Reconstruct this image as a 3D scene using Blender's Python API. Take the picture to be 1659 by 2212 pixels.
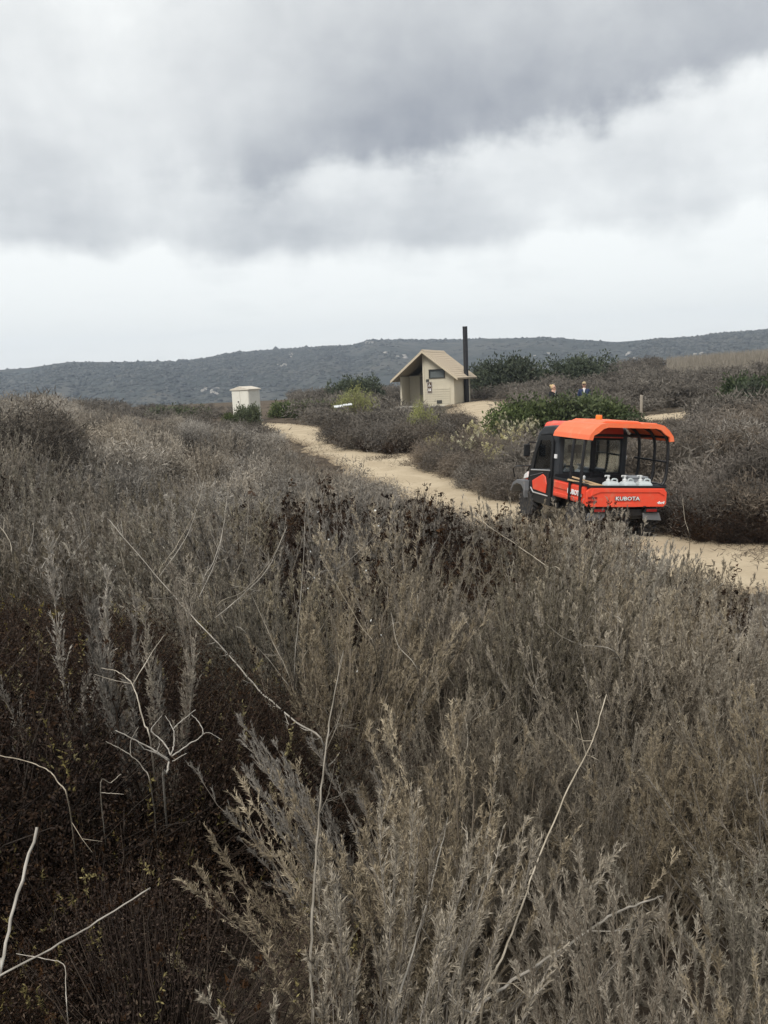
import bpy, bmesh, math, random
import numpy as np
from mathutils import Vector, Matrix

for o in list(bpy.data.objects):
    bpy.data.objects.remove(o)
scene = bpy.context.scene
COL = scene.collection
rad = math.radians

# ------------------------------------------------------------------ camera
CAM_Z = 2.9
PITCH = math.atan((1106 - 820) / 1720.0)
ROLL = rad(2.5)
FPX = 28.0 / 36.0 * 2212
_r0 = np.array([1., 0, 0])
_f = np.array([0, math.cos(PITCH), -math.sin(PITCH)])
_u0 = np.array([0, math.sin(PITCH), math.cos(PITCH)])
_r = math.cos(ROLL) * _r0 - math.sin(ROLL) * _u0
_u = math.cos(ROLL) * _u0 + math.sin(ROLL) * _r0
CAM = np.array([0, 0, CAM_Z])
cd = bpy.data.cameras.new("camera")
cam = bpy.data.objects.new("camera", cd)
COL.objects.link(cam)
cd.sensor_fit = 'VERTICAL'; cd.sensor_height = 36.0; cd.sensor_width = 27.0; cd.lens = 28.0
cd.clip_start = 0.05; cd.clip_end = 8000
M = Matrix.Identity(4)
for i in range(3):
    M[i][0] = _r[i]; M[i][1] = _u[i]; M[i][2] = -_f[i]; M[i][3] = CAM[i]
cam.matrix_world = M
scene.camera = cam

# ------------------------------------------------------------------ sky
SUN_EL, SUN_AZ = rad(48), rad(-150)      # sun behind the cloud deck, behind the viewer
world = bpy.data.worlds.new("World"); scene.world = world; world.use_nodes = True
wt = world.node_tree; wt.nodes.clear()
class NT:
    """tiny helper for writing node maths"""
    def __init__(s, tree): s.t = tree
    def n(s, typ, **kw):
        nd = s.t.nodes.new(typ)
        for k, v in kw.items(): setattr(nd, k, v)
        return nd
    def l(s, a, b): s.t.links.new(a, b)
    def put(s, sock, val):
        if hasattr(val, 'node'): s.l(val, sock)
        else: sock.default_value = val
    def m(s, op, a, b=None, c=None, clamp=False):
        nd = s.n('ShaderNodeMath', operation=op); nd.use_clamp = clamp
        s.put(nd.inputs[0], a)
        if b is not None: s.put(nd.inputs[1], b)
        if c is not None: s.put(nd.inputs[2], c)
        return nd.outputs[0]
    def ss(s, x, a, b, lo=0.0, hi=1.0):
        nd = s.n('ShaderNodeMapRange', interpolation_type='SMOOTHSTEP')
        s.put(nd.inputs['Value'], x); s.put(nd.inputs['From Min'], a); s.put(nd.inputs['From Max'], b)
        s.put(nd.inputs['To Min'], lo); s.put(nd.inputs['To Max'], hi)
        return nd.outputs['Result']
    def noise(s, vec, scale, detail=4, rough=.5, dist=0.0):
        nd = s.n('ShaderNodeTexNoise')
        if vec is not None: s.l(vec, nd.inputs['Vector'])
        nd.inputs['Scale'].default_value = scale; nd.inputs['Detail'].default_value = detail
        nd.inputs['Roughness'].default_value = rough; nd.inputs['Distortion'].default_value = dist
        return nd.outputs['Fac']
    def mix(s, f, a, b):
        nd = s.n('ShaderNodeMix', data_type='RGBA')
        s.put(nd.inputs[0], f)
        s.put(nd.inputs[6], a if hasattr(a, 'node') else (*a, 1)); s.put(nd.inputs[7], b if hasattr(b, 'node') else (*b, 1))
        return nd.outputs[2]

W = NT(wt)
tc = W.n('ShaderNodeTexCoord')
nrm = W.n('ShaderNodeVectorMath', operation='NORMALIZE'); W.l(tc.outputs['Generated'], nrm.inputs[0])
sp = W.n('ShaderNodeSeparateXYZ'); W.l(nrm.outputs[0], sp.inputs[0])
X, Y, Z = sp.outputs
el = W.m('MULTIPLY', W.m('ARCSINE', Z), 57.2958)
hl = W.m('SQRT', W.m('ADD', W.m('MULTIPLY', X, X), W.m('ADD', W.m('MULTIPLY', Y, Y), 1e-5)))
saz = W.m('DIVIDE', X, hl)                              # sine of the azimuth, 0 straight ahead
zz = W.m('ADD', W.m('MAXIMUM', Z, 0.0), 0.10)
cv = W.n('ShaderNodeCombineXYZ')
W.l(W.m('DIVIDE', X, zz), cv.inputs[0]); W.l(W.m('DIVIDE', Y, zz), cv.inputs[1])
deck = cv.outputs[0]                                     # point on the flat cloud deck
n1 = W.noise(deck, 0.50, 6, .55, .5)
n2 = W.noise(deck, 1.9, 6, .56, .15)
n3 = W.noise(deck, 0.20, 3, .5, .2)
n4 = W.noise(nrm.outputs[0], 9.0, 6, .55, .1)            # finer billows, not flattened by the deck
wob = W.m('ADD', W.m('MULTIPLY', W.m('SUBTRACT', n1, .5), 7.0), W.m('ADD', W.m('MULTIPLY', W.m('SUBTRACT', n2, .5), 3.0), W.m('MULTIPLY', W.m('SUBTRACT', n4, .5), 6.5)))
wob2 = W.m('ADD', W.m('MULTIPLY', W.m('SUBTRACT', n1, .5), 2.4), W.m('MULTIPLY', W.m('SUBTRACT', n4, .5), 3.2))
elw = W.m('ADD', el, wob)
elw2 = W.m('ADD', el, wob2)
# main dark bank: its ragged lower edge climbs to the right
edge = W.m('ADD', 14.2, W.m('MULTIPLY', saz, 6.0))
rel = W.m('SUBTRACT', elw, edge)
d1 = W.m('MULTIPLY', W.ss(rel, -.9, 1.5), W.ss(rel, 14.0, 2.0, .55, 1.0))
d1 = W.m('MULTIPLY', d1, W.ss(saz, -.30, .06, .10, 1.0))
# lower grey layer with a soft, nearly level base
d2 = W.ss(elw2, 8.0, 9.9)
d2 = W.m('MULTIPLY', d2, W.ss(saz, .30, -.10, .62, 1.0))
d2 = W.m('MULTIPLY', d2, W.ss(elw, 24.0, 10.0, .38, 1.0))
dk = W.m('ADD', W.m('MULTIPLY', d1, .58), W.m('MULTIPLY', d2, .44))
dk = W.m('ADD', dk, W.m('MULTIPLY', W.m('SUBTRACT', n2, .5), W.ss(el, 3, 11, .22, .40)))
dk = W.m('ADD', dk, W.m('MULTIPLY', W.m('SUBTRACT', n4, .5), W.ss(el, 4, 10, .10, .85)))
dk = W.m('ADD', dk, W.m('MULTIPLY', W.m('SUBTRACT', n3, .5), W.ss(el, 6, 14, .0, .25)))
dk = W.m('MAXIMUM', W.m('MINIMUM', dk, 1.0), 0.0)
cloud = W.mix(dk, (.530, .537, .523), (.140, .148, .166))
sky = W.n('ShaderNodeTexSky', sky_type='NISHITA'); sky.sun_disc = False
sky.sun_elevation = SUN_EL; sky.sun_rotation = SUN_AZ
dim = W.n('ShaderNodeVectorMath', operation='SCALE'); W.l(sky.outputs[0], dim.inputs[0]); dim.inputs['Scale'].default_value = .10
final = W.mix(.94, dim.outputs[0], cloud)
bg = W.n('ShaderNodeBackground'); W.l(final, bg.inputs[0]); bg.inputs[1].default_value = 1.0
wo = W.n('ShaderNodeOutputWorld'); W.l(bg.outputs[0], wo.inputs[0])

sd = bpy.data.lights.new("sun", 'SUN'); sd.energy = 1.5; sd.angle = rad(24); sd.color = (1.0, .96, .89)
sun = bpy.data.objects.new("sun", sd); COL.objects.link(sun)
sdir = Vector((math.sin(SUN_AZ) * math.cos(SUN_EL), math.cos(SUN_AZ) * math.cos(SUN_EL), math.sin(SUN_EL)))
sun.rotation_euler = sdir.to_track_quat('Z', 'Y').to_euler(); sun.location = (0, -20, 40)

vs = scene.view_settings
vs.view_transform = 'Standard'; vs.look = 'None'; vs.gamma = 1.0; vs.exposure = 1.05; vs.use_curve_mapping = False
cy = scene.cycles
cy.max_bounces = 5; cy.diffuse_bounces = 2; cy.glossy_bounces = 2; cy.transmission_bounces = 4; cy.transparent_max_bounces = 8; cy.volume_bounces = 0

# ------------------------------------------------------------------ pixel helpers (1659 x 2212 photo units)
def ray(u, v):
    d = _f * FPX + _r * (u - 829.5) - _u * (v - 1106)
    return d / np.linalg.norm(d)
def P(u, v, d):
    """the point on the sight line of (u, v) that lies d metres ahead"""
    q = ray(u, v); return CAM + q * (d / q[1])
def proj(p):
    q = np.asarray(p, float) - CAM
    w = q @ _f
    return 829.5 + FPX * (q @ _r) / w, 1106 - FPX * (q @ _u) / w

# ------------------------------------------------------------------ terrain
_ys = np.arange(-60, 140, .25)
_ctl = [(-60, 1.8), (-5, 1.55), (0, 1.3), (4, .86), (8, .26), (10.5, -.05), (15.5, -.05), (25, .33), (40, .74), (54, .95), (75, 1.05), (140, 1.1)]
_hz = np.interp(_ys, [c[0] for c in _ctl], [c[1] for c in _ctl])
_k = np.hanning(15); _k /= _k.sum()
_hz = np.convolve(np.pad(_hz, 7, mode='edge'), _k, mode='valid')
def sstep(x, a, b):
    t = np.clip((np.asarray(x, float) - a) / (b - a), 0, 1); return t * t * (3 - 2 * t)
def H(x, y):
    x = np.asarray(x, float); y = np.asarray(y, float)
    z = np.interp(y, _ys, _hz)
    z = z + 1.9 * sstep((-x - 2 - .1 * (y - 10)) / 6.0, 0, 1) * sstep(y, 4, 13) * (1 - sstep(y, 24, 46))
    z = z - .079 * ((x - 3.90) * .978 + (y - 15.2) * .208) * np.exp(-(np.hypot(x - 3.9, y - 15.2) / 3.0) ** 4)
    z = z + .036 * np.clip(x - 3, 0, 45) * sstep(y, 18, 52)
    z = z + .5 * sstep(x, 6.5, 11) * sstep(y, 12.5, 18) * (1 - sstep(y, 20, 34))
    z = z + 1.1 * sstep(x, 18, 32) * sstep(y, 58, 78)
    r = np.hypot(x, y)
    return z - 62 * sstep(r, 92, 420)
def G(u, d):
    """ground point in photo column u, d metres ahead"""
    v = 900.0
    for _ in range(8):
        p = P(u, v, d); p = np.array([p[0], d, float(H(p[0], d))]); v = proj(p)[1]
    return p

# ------------------------------------------------------------------ materials
MATS = {}
def new_mat(name):
    m = bpy.data.materials.new(name); m.use_nodes = True
    t = m.node_tree; t.nodes.clear(); MATS[name] = m
    N = NT(t); out = N.n('ShaderNodeOutputMaterial')
    return m, N, out
def pmat(name, col, rough=.6, metal=0., var=.12, scale=6., bump=0., bscale=40., spec=.4, dirt=None, coat=0.):
    """painted or solid surface with faint mottling, optional dust and relief"""
    m, N, out = new_mat(name)
    b = N.n('ShaderNodeBsdfPrincipled'); N.l(b.outputs[0], out.inputs[0])
    t = N.n('ShaderNodeTexCoord'); vec = t.outputs['Object']
    f = N.noise(vec, scale, 5, .6)
    c = N.mix(f, tuple(x * (1 - var) for x in col), tuple(min(1, x * (1 + var)) for x in col))
    if dirt:
        f2 = N.ss(N.noise(vec, scale * 1.7, 6, .65), .48, .75)
        c = N.mix(N.m('MULTIPLY', f2, dirt[1]), c, dirt[0])
    N.l(c, b.inputs['Base Color'])
    N.put(b.inputs['Roughness'], rough); b.inputs['Metallic'].default_value = metal
    b.inputs['Specular IOR Level'].default_value = spec; b.inputs['Coat Weight'].default_value = coat
    if bump:
        bp = N.n('ShaderNodeBump'); bp.inputs['Strength'].default_value = bump; bp.inputs['Distance'].default_value = .02
        N.l(N.noise(vec, bscale, 4, .6), bp.inputs['Height']); N.l(bp.outputs[0], b.inputs['Normal'])
    return m
def leafmat(name, dark, mid, light, rnd=.25, trans=.15):
    """leaf or twig: the piece's own tint between three tones, each plant a little different"""
    m, N, out = new_mat(name)
    at = N.n('ShaderNodeAttribute', attribute_name='tint')
    rp = N.n('ShaderNodeValToRGB'); e = rp.color_ramp.elements
    e[0].color = (*dark, 1); e[1].color = (*light, 1); e.new(.5).color = (*mid, 1)
    N.l(at.outputs['Fac'], rp.inputs[0])
    oi = N.n('ShaderNodeObjectInfo')
    hs = N.n('ShaderNodeHueSaturation'); N.l(rp.outputs[0], hs.inputs['Color'])
    N.l(N.ss(oi.outputs['Random'], 0, 1, 1 - rnd, 1 + rnd), hs.inputs['Value'])
    r2 = N.m('FRACT', N.m('MULTIPLY', oi.outputs['Random'], 7.31))
    N.l(N.ss(r2, 0, 1, .75, 1.2), hs.inputs['Saturation'])
    df = N.n('ShaderNodeBsdfDiffuse'); N.l(hs.outputs[0], df.inputs[0])
    if trans:
        tr = N.n('ShaderNodeBsdfTranslucent'); N.l(hs.outputs[0], tr.inputs[0])
        mx = N.n('ShaderNodeMixShader'); mx.inputs[0].default_value = trans
        N.l(df.outputs[0], mx.inputs[1]); N.l(tr.outputs[0], mx.inputs[2]); N.l(mx.outputs[0], out.inputs[0])
    else: N.l(df.outputs[0], out.inputs[0])
    return m

def ground_mat():
    m, N, out = new_mat('ground_litter')
    b = N.n('ShaderNodeBsdfPrincipled'); N.l(b.outputs[0], out.inputs[0])
    g = N.n('ShaderNodeNewGeometry'); pos = g.outputs['Position']
    a = N.noise(pos, 1.3, 6, .6); c = N.noise(pos, 22, 5, .7); f = N.noise(pos, .03, 5, .6)
    col = N.mix(N.ss(a, .35, .65), (.085, .066, .05), (.15, .118, .085))
    col = N.mix(N.ss(c, .45, .7), col, (.05, .04, .033))
    col = N.mix(N.m('MULTIPLY', N.ss(f, .5, .62), .5), col, (.10, .10, .07))
    N.l(col, b.inputs['Base Color']); b.inputs['Roughness'].default_value = .95; b.inputs['Specular IOR Level'].default_value = .1
    bp = N.n('ShaderNodeBump'); bp.inputs['Strength'].default_value = .8; bp.inputs['Distance'].default_value = .05
    N.l(c, bp.inputs['Height']); N.l(bp.outputs[0], b.inputs['Normal'])
    return m
def sand_mat():
    m, N, out = new_mat('sand')
    b = N.n('ShaderNodeBsdfPrincipled'); N.l(b.outputs[0], out.inputs[0])
    g = N.n('ShaderNodeNewGeometry'); pos = g.outputs['Position']
    a = N.noise(pos, .9, 6, .6, .3); c = N.noise(pos, 14, 6, .7); k = N.noise(pos, 60, 3, .6)
    ed = N.n('ShaderNodeAttribute', attribute_name='edge')
    col = N.mix(N.ss(a, .35, .66), (.40, .325, .225), (.50, .415, .295))
    col = N.mix(N.m('MULTIPLY', N.ss(c, .52, .72), .55), col, (.27, .215, .15))
    col = N.mix(N.m('MULTIPLY', N.ss(k, .62, .74), .6), col, (.24, .19, .135))
    lit = N.ss(N.m('ADD', ed.outputs['Fac'], N.m('MULTIPLY', N.m('SUBTRACT', c, .5), 1.1)), .55, .95)
    col = N.mix(N.m('MULTIPLY', lit, .75), col, (.16, .12, .08))
    N.l(col, b.inputs['Base Color']); b.inputs['Roughness'].default_value = .95; b.inputs['Specular IOR Level'].default_value = .1
    bp = N.n('ShaderNodeBump'); bp.inputs['Strength'].default_value = .6; bp.inputs['Distance'].default_value = .04
    N.l(N.m('ADD', a, N.m('MULTIPLY', c, .4)), bp.inputs['Height']); N.l(bp.outputs[0], b.inputs['Normal'])
    return m
def hill_mat():
    m, N, out = new_mat('chaparral_slope')
    b = N.n('ShaderNodeBsdfDiffuse'); N.l(b.outputs[0], out.inputs[0])
    g = N.n('ShaderNodeNewGeometry'); pos = g.outputs['Position']
    a = N.noise(pos, .006, 6, .6); c = N.noise(pos, .08, 6, .65); k = N.noise(pos, .02, 5, .6)
    col = N.mix(N.ss(a, .4, .6), (.066, .073, .070), (.104, .103, .092))
    col = N.mix(N.ss(c, .42, .66), col, (.036, .042, .036))
    col = N.mix(N.m('MULTIPLY', N.ss(k, .60, .70), .5), col, (.15, .135, .11))
    N.l(col, b.inputs[0])
    return m
def glass_mat():
    m, N, out = new_mat('tinted_glass')
    tr = N.n('ShaderNodeBsdfTransparent'); tr.inputs[0].default_value = (.93, .96, .95, 1)
    gl = N.n('ShaderNodeBsdfGlossy'); gl.inputs['Roughness'].default_value = .05; gl.inputs[0].default_value = (.9, .95, 1, 1)
    fr = N.n('ShaderNodeFresnel'); fr.inputs[0].default_value = 1.5
    mx = N.n('ShaderNodeMixShader'); N.l(N.m('ADD', fr.outputs[0], .12), mx.inputs[0])
    N.l(tr.outputs[0], mx.inputs[1]); N.l(gl.outputs[0], mx.inputs[2]); N.l(mx.outputs[0], out.inputs[0])
    return m
def wall_mat():
    """cream painted concrete with rusty drips and dirt splashed near the ground"""
    m, N, out = new_mat('cream_wall')
    b = N.n('ShaderNodeBsdfPrincipled'); N.l(b.outputs[0], out.inputs[0])
    t = N.n('ShaderNodeTexCoord'); o = t.outputs['Object']
    mp = N.n('ShaderNodeMapping'); mp.inputs['Scale'].default_value = (9, 9, .7); N.l(o, mp.inputs[0])
    drip = N.noise(mp.outputs[0], 1.0, 5, .6); blot = N.noise(o, 2.2, 5, .6)
    col = N.mix(blot, (.45, .405, .31), (.54, .492, .388))
    col = N.mix(N.m('MULTIPLY', N.ss(drip, .56, .76), .45), col, (.34, .28, .20))
    N.l(col, b.inputs['Base Color']); b.inputs['Roughness'].default_value = .85
    bp = N.n('ShaderNodeBump'); bp.inputs['Strength'].default_value = .25; bp.inputs['Distance'].default_value = .01
    N.l(N.noise(o, 60, 4, .6), bp.inputs['Height']); N.l(bp.outputs[0], b.inputs['Normal'])
    return m

ground_mat(); sand_mat(); hill_mat(); glass_mat(); wall_mat()
dust = ((.42, .33, .22), .35)
pmat('orange_paint', (.78, .075, .036), .42, var=.06, scale=3, spec=.45, dirt=((.55, .24, .14), .55), bump=.02, bscale=12)
pmat('orange_canopy', (.86, .17, .065), .5, var=.06, scale=3, spec=.4, dirt=((.66, .30, .17), .5))
pmat('black_plastic', (.009, .0095, .011), .5, var=.3, scale=8, dirt=((.05, .043, .034), .3))
pmat('black_metal', (.012, .012, .014), .42, var=.3, scale=10, dirt=((.07, .06, .05), .3))
pmat('charcoal_shell', (.030, .033, .038), .40, var=.15, scale=5, dirt=((.08, .07, .06), .25))
pmat('grey_plastic', (.13, .135, .145), .6, var=.15, scale=7, dirt=((.24, .20, .15), .35))
pmat('tyre_rubber', (.022, .022, .024), .85, var=.3, scale=14, dirt=((.20, .16, .11), .45))
pmat('bare_metal', (.55, .55, .55), .35, 1.0, var=.15, scale=12)
pmat('silver_trim', (.62, .63, .64), .35, .6, var=.08)
pmat('seat_vinyl', (.02, .02, .022), .6, var=.2)
pmat('white_plastic', (.62, .64, .64), .4, var=.05, scale=12, dirt=((.55, .52, .46), .25))
pmat('jug_plastic', (.50, .55, .56), .35, var=.06, scale=9, dirt=((.45, .45, .42), .25))
pmat('white_lettering', (.80, .80, .80), .5, var=.05)
pmat('dark_outline', (.05, .05, .055), .6)
pmat('red_lens', (.22, .008, .008), .25, spec=.6)
pmat('amber_lens', (.85, .20, .02), .3, spec=.6)
pmat('headlight_lens', (.82, .80, .78), .2, spec=.7)
pmat('raw_wood', (.52, .37, .22), .8, var=.25, scale=15, bump=.2)
pmat('grey_box', (.30, .32, .34), .5, var=.1)
pmat('shingle', (.50, .415, .31), .9, var=.16, scale=5, bump=.5, bscale=60, spec=.15, dirt=((.25, .20, .15), .4))
pmat('roof_trim', (.50, .43, .32), .85, var=.12, dirt=((.25, .20, .15), .35))
pmat('soffit', (.30, .25, .18), .9, var=.12)
pmat('vent_pipe', (.012, .013, .016), .55, var=.3, scale=6, bump=.15, dirt=((.06, .055, .05), .4))
pmat('window_louvre', (.10, .115, .115), .5, var=.2)
pmat('window_frame', (.035, .035, .03), .6, var=.2)
pmat('sign_brown', (.075, .045, .022), .6, var=.1)
pmat('cabinet_paint', (.66, .64, .57), .7, var=.06, scale=3, dirt=((.45, .40, .32), .3))
pmat('cabinet_roof', (.58, .53, .45), .75, var=.08, dirt=((.40, .34, .26), .3))
pmat('door_grey', (.20, .18, .15), .7, var=.1)
pmat('skin', (.60, .36, .26), .55, var=.06, scale=20)
pmat('blond_hair', (.52, .38, .20), .7, var=.2, scale=40)
pmat('dark_hair', (.05, .035, .025), .7, var=.2, scale=40)
pmat('black_cloth', (.012, .012, .014), .9, var=.2, bump=.2)
pmat('navy_cloth', (.022, .035, .085), .85, var=.2, bump=.2)
pmat('white_cloth', (.75, .75, .75), .9, var=.05)
pmat('khaki_cloth', (.38, .30, .18), .9, var=.12)
pmat('boulder', (.33, .31, .285), .9, var=.25, scale=.4, bump=.6, bscale=2, spec=.15)
pmat('post_wood', (.38, .33, .27), .9, var=.2, bump=.3)
pmat('concrete', (.36, .34, .30), .9, var=.15, bump=.3)

leafmat('sage_warm', (.14, .115, .083), (.272, .231, .172), (.43, .375, .288), .36)
leafmat('sage_grey', (.138, .121, .100), (.262, .233, .196), (.40, .362, .307), .34)
leafmat('sage_pale', (.16, .142, .118), (.30, .269, .228), (.44, .40, .343), .3)
leafmat('sage_olive', (.12, .105, .078), (.23, .203, .153), (.36, .322, .252), .34)
leafmat('brush_far', (.09, .078, .065), (.168, .147, .123), (.255, .226, .188), .34)
leafmat('brush_dark', (.062, .053, .045), (.112, .098, .083), (.185, .163, .138), .3)
leafmat('brush_red', (.085, .070, .057), (.165, .139, .114), (.245, .21, .172), .25)
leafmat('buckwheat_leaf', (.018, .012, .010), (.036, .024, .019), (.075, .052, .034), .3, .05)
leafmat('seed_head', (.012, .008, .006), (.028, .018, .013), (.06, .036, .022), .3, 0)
leafmat('sprig', (.10, .085, .04), (.17, .14, .06), (.26, .22, .10), .2)
leafmat('green_leaf', (.030, .040, .024), (.062, .078, .046), (.115, .135, .082), .2)
leafmat('sumac_leaf', (.04, .05, .027), (.08, .098, .05), (.15, .17, .09), .2)
leafmat('lime_leaf', (.14, .15, .06), (.29, .30, .135), (.45, .45, .23), .12)
leafmat('pale_flower', (.30, .27, .14), (.44, .40, .23), (.58, .54, .36), .15)
leafmat('twig', (.12, .10, .08), (.22, .19, .155), (.36, .32, .265), .2, 0)
leafmat('dark_twig', (.018, .013, .011), (.036, .027, .022), (.075, .058, .045), .2, 0)
leafmat('pale_stalk', (.16, .138, .11), (.30, .265, .215), (.46, .415, .35), .3, 0)
leafmat('bleached_stalk', (.20, .178, .145), (.34, .305, .255), (.47, .43, .37), .1, 0)
leafmat('bark', (.06, .05, .04), (.11, .09, .07), (.17, .14, .11), .2, 0)
leafmat('white_petal', (.6, .6, .58), (.75, .75, .72), (.85, .85, .82), .05)
leafmat('dry_grass', (.20, .17, .125), (.29, .25, .19), (.38, .33, .26), .15)
leafmat('hill_shrub', (.045, .050, .048), (.067, .073, .067), (.103, .106, .096), .1, 0)

# ------------------------------------------------------------------ mesh helpers
def link(o, parent=None):
    COL.objects.link(o)
    if parent is not None: o.parent = parent
    return o
def tag(o, label=None, cat=None, group=None, kind=None):
    for k, v in (('label', label), ('category', cat), ('group', group), ('kind', kind)):
        if v: o[k] = v
    return o
def empty(name, loc=(0, 0, 0), rz=0., label=None, cat=None, group=None):
    o = bpy.data.objects.new(name, None); o.empty_display_size = .2
    o.location = loc; o.rotation_euler = (0, 0, rz); link(o)
    return tag(o, label, cat, group)
def np_mesh(name, V, F, mat, tint=None, smooth=False, extra=None):
    """mesh from arrays; F is (n,3) or (n,4)"""
    V = np.asarray(V, np.float32); F = np.asarray(F, np.int32)
    me = bpy.data.meshes.new(name)
    k = F.shape[1]
    me.vertices.add(len(V)); me.vertices.foreach_set('co', V.ravel())
    me.loops.add(F.size); me.loops.foreach_set('vertex_index', F.ravel())
    me.polygons.add(len(F)); me.polygons.foreach_set('loop_start', np.arange(0, F.size, k, dtype=np.int32))
    try: me.polygons.foreach_set('loop_total', np.full(len(F), k, np.int32))
    except Exception: pass
    me.update(calc_edges=True); me.validate()
    for nm, arr in ([('tint', tint)] if tint is not None else []) + list((extra or {}).items()):
        a = me.attributes.new(nm, 'FLOAT', 'POINT'); a.data.foreach_set('value', np.asarray(arr, np.float32))
    if smooth: me.polygons.foreach_set('use_smooth', np.ones(len(F), bool))
    if mat: me.materials.append(MATS[mat])
    return me
def obj(name, me, parent=None, loc=None):
    o = bpy.data.objects.new(name, me)
    if loc is not None: o.location = loc
    return link(o, parent)

class MB:
    """collects simple solids into one mesh"""
    def __init__(s): s.v = []; s.f = []
    def add(s, vs, fs):
        n = len(s.v); s.v += [tuple(map(float, p)) for p in vs]; s.f += [tuple(i + n for i in f) for f in fs]; return s
    def box(s, c, d, R=None):
        x, y, z = [k / 2 for k in d]
        vs = [Vector(p) for p in ((-x, -y, -z), (x, -y, -z), (x, y, -z), (-x, y, -z), (-x, -y, z), (x, -y, z), (x, y, z), (-x, y, z))]
        if R is not None: vs = [R @ p for p in vs]
        return s.add([p + Vector(c) for p in vs], [(3, 2, 1, 0), (4, 5, 6, 7), (0, 1, 5, 4), (1, 2, 6, 5), (2, 3, 7, 6), (3, 0, 4, 7)])
    def prism(s, poly, axis, a, b):
        """polygon in the plane across `axis`, pulled from a to b"""
        n = len(poly)
        def pt(p, t): return {'x': (t, p[0], p[1]), 'y': (p[0], t, p[1]), 'z': (p[0], p[1], t)}[axis]
        vs = [pt(p, a) for p in poly] + [pt(p, b) for p in poly]
        fs = [tuple(range(n))[::-1], tuple(range(n, 2 * n))] + [(i, (i + 1) % n, n + (i + 1) % n, n + i) for i in range(n)]
        return s.add(vs, fs)
    def tube(s, pts, r, n=8, cap=True):
        pts = [Vector(p) for p in pts]; k = len(pts)
        rs = r if hasattr(r, '__len__') else [r] * k
        vs = []; up = Vector((.31, .2, .93))
        for i, p in enumerate(pts):
            t = (pts[min(i + 1, k - 1)] - pts[max(i - 1, 0)]).normalized()
            a = t.cross(up)
            if a.length < .05: a = t.cross(Vector((1, 0, 0)))
            a.normalize(); b = t.cross(a)
            vs += [p + (a * math.cos(q) + b * math.sin(q)) * rs[i] for q in [2 * math.pi * j / n for j in range(n)]]
        fs = [(i * n + j, i * n + (j + 1) % n, (i + 1) * n + (j + 1) % n, (i + 1) * n + j) for i in range(k - 1) for j in range(n)]
        if cap: fs += [tuple(range(n))[::-1], tuple(range((k - 1) * n, k * n))]
        return s.add(vs, fs)
    def lathe(s, prof, n=20, axis='z', c=(0, 0, 0)):
        vs = []; k = len(prof)
        for r, h in prof:
            for j in range(n):
                q = 2 * math.pi * j / n; a, b = r * math.cos(q), r * math.sin(q)
                p = {'z': (a, b, h), 'x': (h, a, b), 'y': (a, h, b)}[axis]
                vs.append((p[0] + c[0], p[1] + c[1], p[2] + c[2]))
        fs = [(i * n + j, i * n + (j + 1) % n, (i + 1) * n + (j + 1) % n, (i + 1) * n + j) for i in range(k - 1) for j in range(n)]
        fs += [tuple(range(n))[::-1], tuple(range((k - 1) * n, k * n))]
        return s.add(vs, fs)
    def build(s, name, mat, parent=None, bevel=0., smooth=False, loc=None, seg=2):
        me = bpy.data.meshes.new(name); me.from_pydata(s.v, [], s.f)
        bm = bmesh.new(); bm.from_mesh(me); bmesh.ops.recalc_face_normals(bm, faces=bm.faces); bm.to_mesh(me); bm.free()
        me.materials.append(MATS[mat])
        if smooth:
            for p in me.polygons: p.use_smooth = True
        o = obj(name, me, parent, loc)
        if bevel:
            b = o.modifiers.new('bevel', 'BEVEL'); b.width = bevel; b.segments = seg; b.limit_method = 'ANGLE'; b.angle_limit = rad(35)
        return o
def lettering(name, text, size, mat, parent, matrix, extrude=.002, offset=.0, shear=0., sx=1.):
    c = bpy.data.curves.new(name, 'FONT'); c.body = text; c.size = size; c.extrude = extrude; c.offset = offset
    c.align_x = 'CENTER'; c.align_y = 'CENTER'; c.shear = shear; c.resolution_u = 2
    t = bpy.data.objects.new(name, c); COL.objects.link(t)
    bpy.context.view_layer.update()
    me = bpy.data.meshes.new_from_object(t)
    bpy.data.objects.remove(t); bpy.data.curves.remove(c)
    me.transform(matrix @ Matrix.Diagonal((sx, 1, 1, 1))); me.materials.clear(); me.materials.append(MATS[mat])
    return obj(name, me, parent)

#@@SETTING
# ------------------------------------------------------------------ ground
def build_ground():
    a = np.concatenate([np.arange(-180, -48, 6), np.arange(-48, 48, .6), np.arange(48, 180, 6)]) * math.pi / 180
    r = np.concatenate([[0.02], .5 * 1.042 ** np.arange(0, 194)])
    A, R = np.meshgrid(a, r); X = R * np.sin(A); Y = R * np.cos(A)
    V = np.stack([X, Y, H(X, Y)], -1).reshape(-1, 3)
    n, m = len(a), len(r)
    i, j = np.meshgrid(np.arange(m - 1), np.arange(n), indexing='ij'); jn = (j + 1) % n
    F = np.stack([i * n + j, (i + 1) * n + j, (i + 1) * n + jn, i * n + jn], -1).reshape(-1, 4)
    o = obj('ground', np_mesh('ground', V, F, 'ground_litter', smooth=True)); tag(o, 'brown leaf-littered earth under the brush', kind='structure')
build_ground()

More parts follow.
